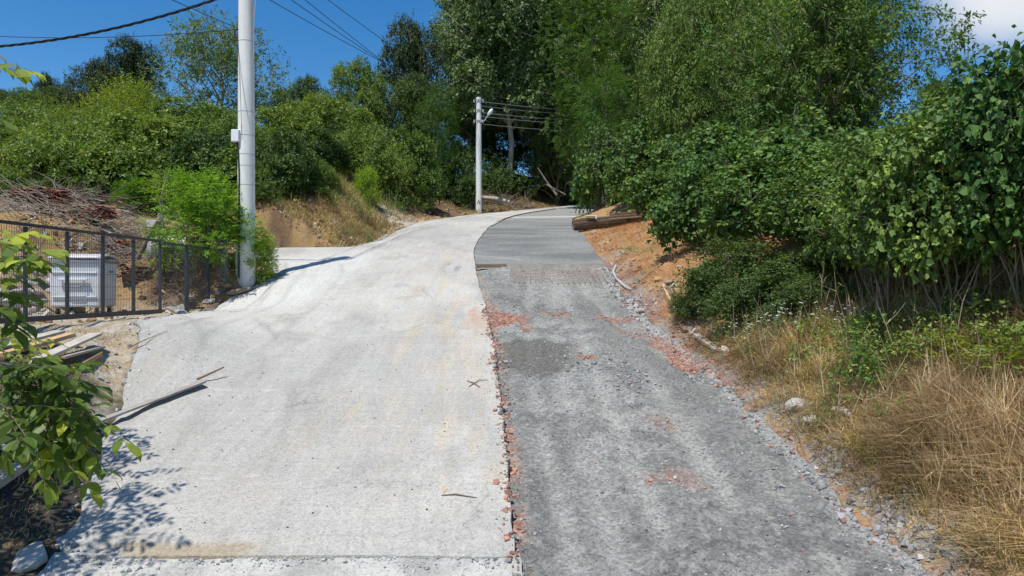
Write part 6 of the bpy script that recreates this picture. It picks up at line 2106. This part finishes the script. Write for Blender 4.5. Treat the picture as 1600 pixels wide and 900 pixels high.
def mesh_roll(label, c, axis, length, R_, seed):
    r = np.random.default_rng(seed)
    ax = Vector(axis).normalized(); c = Vector(c)
    n = ax.orthogonal().normalized(); b = ax.cross(n)
    mb = MB()
    rings = int(length / 0.085)
    for i in range(rings + 1):
        t = (i / rings - 0.5) * length
        for lay in (1.0, 0.86, 0.72):
            ph = r.uniform(0, 6.28)
            mb.tube([ax * t + (n * math.cos(a) + b * math.sin(a)) * R_ * lay * (1 + 0.02 * math.sin(3 * a + i)) for a in np.linspace(0, 6.283, 15)], 0.013, 3, False)
    for k in range(26):
        a = k / 26 * 6.283; lay = (1.0, 0.86, 0.72)[k % 3]
        p_ = (n * math.cos(a) + b * math.sin(a)) * R_ * lay
        mb.tube([p_ - ax * length / 2, p_ + Vector((0, 0, -0.01)), p_ + ax * length / 2], 0.009, 3, False)
    core = MB().tube([ax * (-length / 2 + 0.02), ax * (length / 2 - 0.02)], R_ * 0.6, 12)
    root = empty('wire_mesh_roll', tuple(c))
    mb.build('wire_coil', M['rust'], root)
    core.build('inner_coils', M['plank_dark'], root)
    tag(root, label, 'wire roll', 'rolled wire mesh on the right bank')


c1 = np.array([3.75, 29.2, tz(3.75, 29.2)])
mesh_roll('dark roll of wire mesh lying at the edge of the fresh concrete', (c1[0], c1[1], c1[2] + 0.27), (1, 0.10, 0.10), 2.3, 0.25, 1)
z2 = tz(5.6, 29.9)
mesh_roll('second roll of wire mesh behind and right of the first', (5.5, 29.9, z2 + 0.30), (1, 0.05, 0.10), 2.4, 0.26, 2)
bar_thing('plank', 'pale plank lying on top of the wire mesh rolls', (2.9, 29.15, c1[2] + 0.46), (5.1, 29.6, c1[2] + 0.66), 0.16, 0.03, 'plank', 'plank', 'planks on the wire rolls')
bar_thing('plank', 'orange plank lying lower on the wire mesh rolls', (4.1, 28.9, c1[2] + 0.42), (5.9, 29.2, c1[2] + 0.58), 0.10, 0.04, 'plank_new', 'plank', 'planks on the wire rolls')
a = (3.35, 29.0, c1[2] + 0.545)
tag(MB().box((0, 0, 0), (0.42, 0.28, 0.03)).box((0.2, -0.14, -0.06), (0.06, 0.03, 0.14)).build('white_sheet', M['white_box'], None, False, 0.008), 'small white plastic piece on the wire mesh roll', 'plastic')
bpy.data.objects['white_sheet'].location = a

# logs and fallen branches near the lamp pole
p0 = np.array(hit(752, 312)); p1 = np.array(hit(796, 318))
tag(MB().tube([at(752, 309, 47.5), at(775, 311, 47.6), at(796, 316, 47.4)], [0.16, 0.17, 0.14], 10).build('log', M['bark_pale'], None, True), 'felled log lying right of the lamp pole', 'log')
r = np.random.default_rng(121)
mb = MB()
for _ in range(230):
    y = r.uniform(48.5, 53); x = float(x_left(np.array([y]))[0]) - r.uniform(0.4, 3.2)
    z = tz(x, y) + abs(r.normal()) * 0.2; a = r.uniform(0, 6.28); el = r.normal() * 0.35 + 0.2; ln = r.uniform(0.5, 1.8)
    p_ = np.array([x, y, z]); q_ = p_ + np.array([math.cos(a) * math.cos(el), math.sin(a) * math.cos(el), math.sin(el)]) * ln
    mb.tube([p_, (p_ + q_) / 2 + r.normal(size=3) * 0.1, q_], [0.025, 0.02, 0.008], 3, False)
tag(mb.build('fallen_branches', M['bark']), 'brown fallen branches littering the bank under the poplars', 'branches', kind='stuff')
tag(MB().tube([at(840, 262, 52), at(855, 285, 52), at(870, 305, 51.5)], [0.05, 0.07, 0.09], 7).build('leaning_branch', M['bark'], None, True), 'bare branch leaning down towards the bend under the acacia', 'branch')
tag(MB().tube([at(853, 288, 51), at(868, 296, 50.5), at(884, 304, 50)], [0.06, 0.06, 0.03], 7).build('leaning_branch', M['bark'], None, True), 'second bare branch lying almost level beside the bend', 'branch')
print('all done')
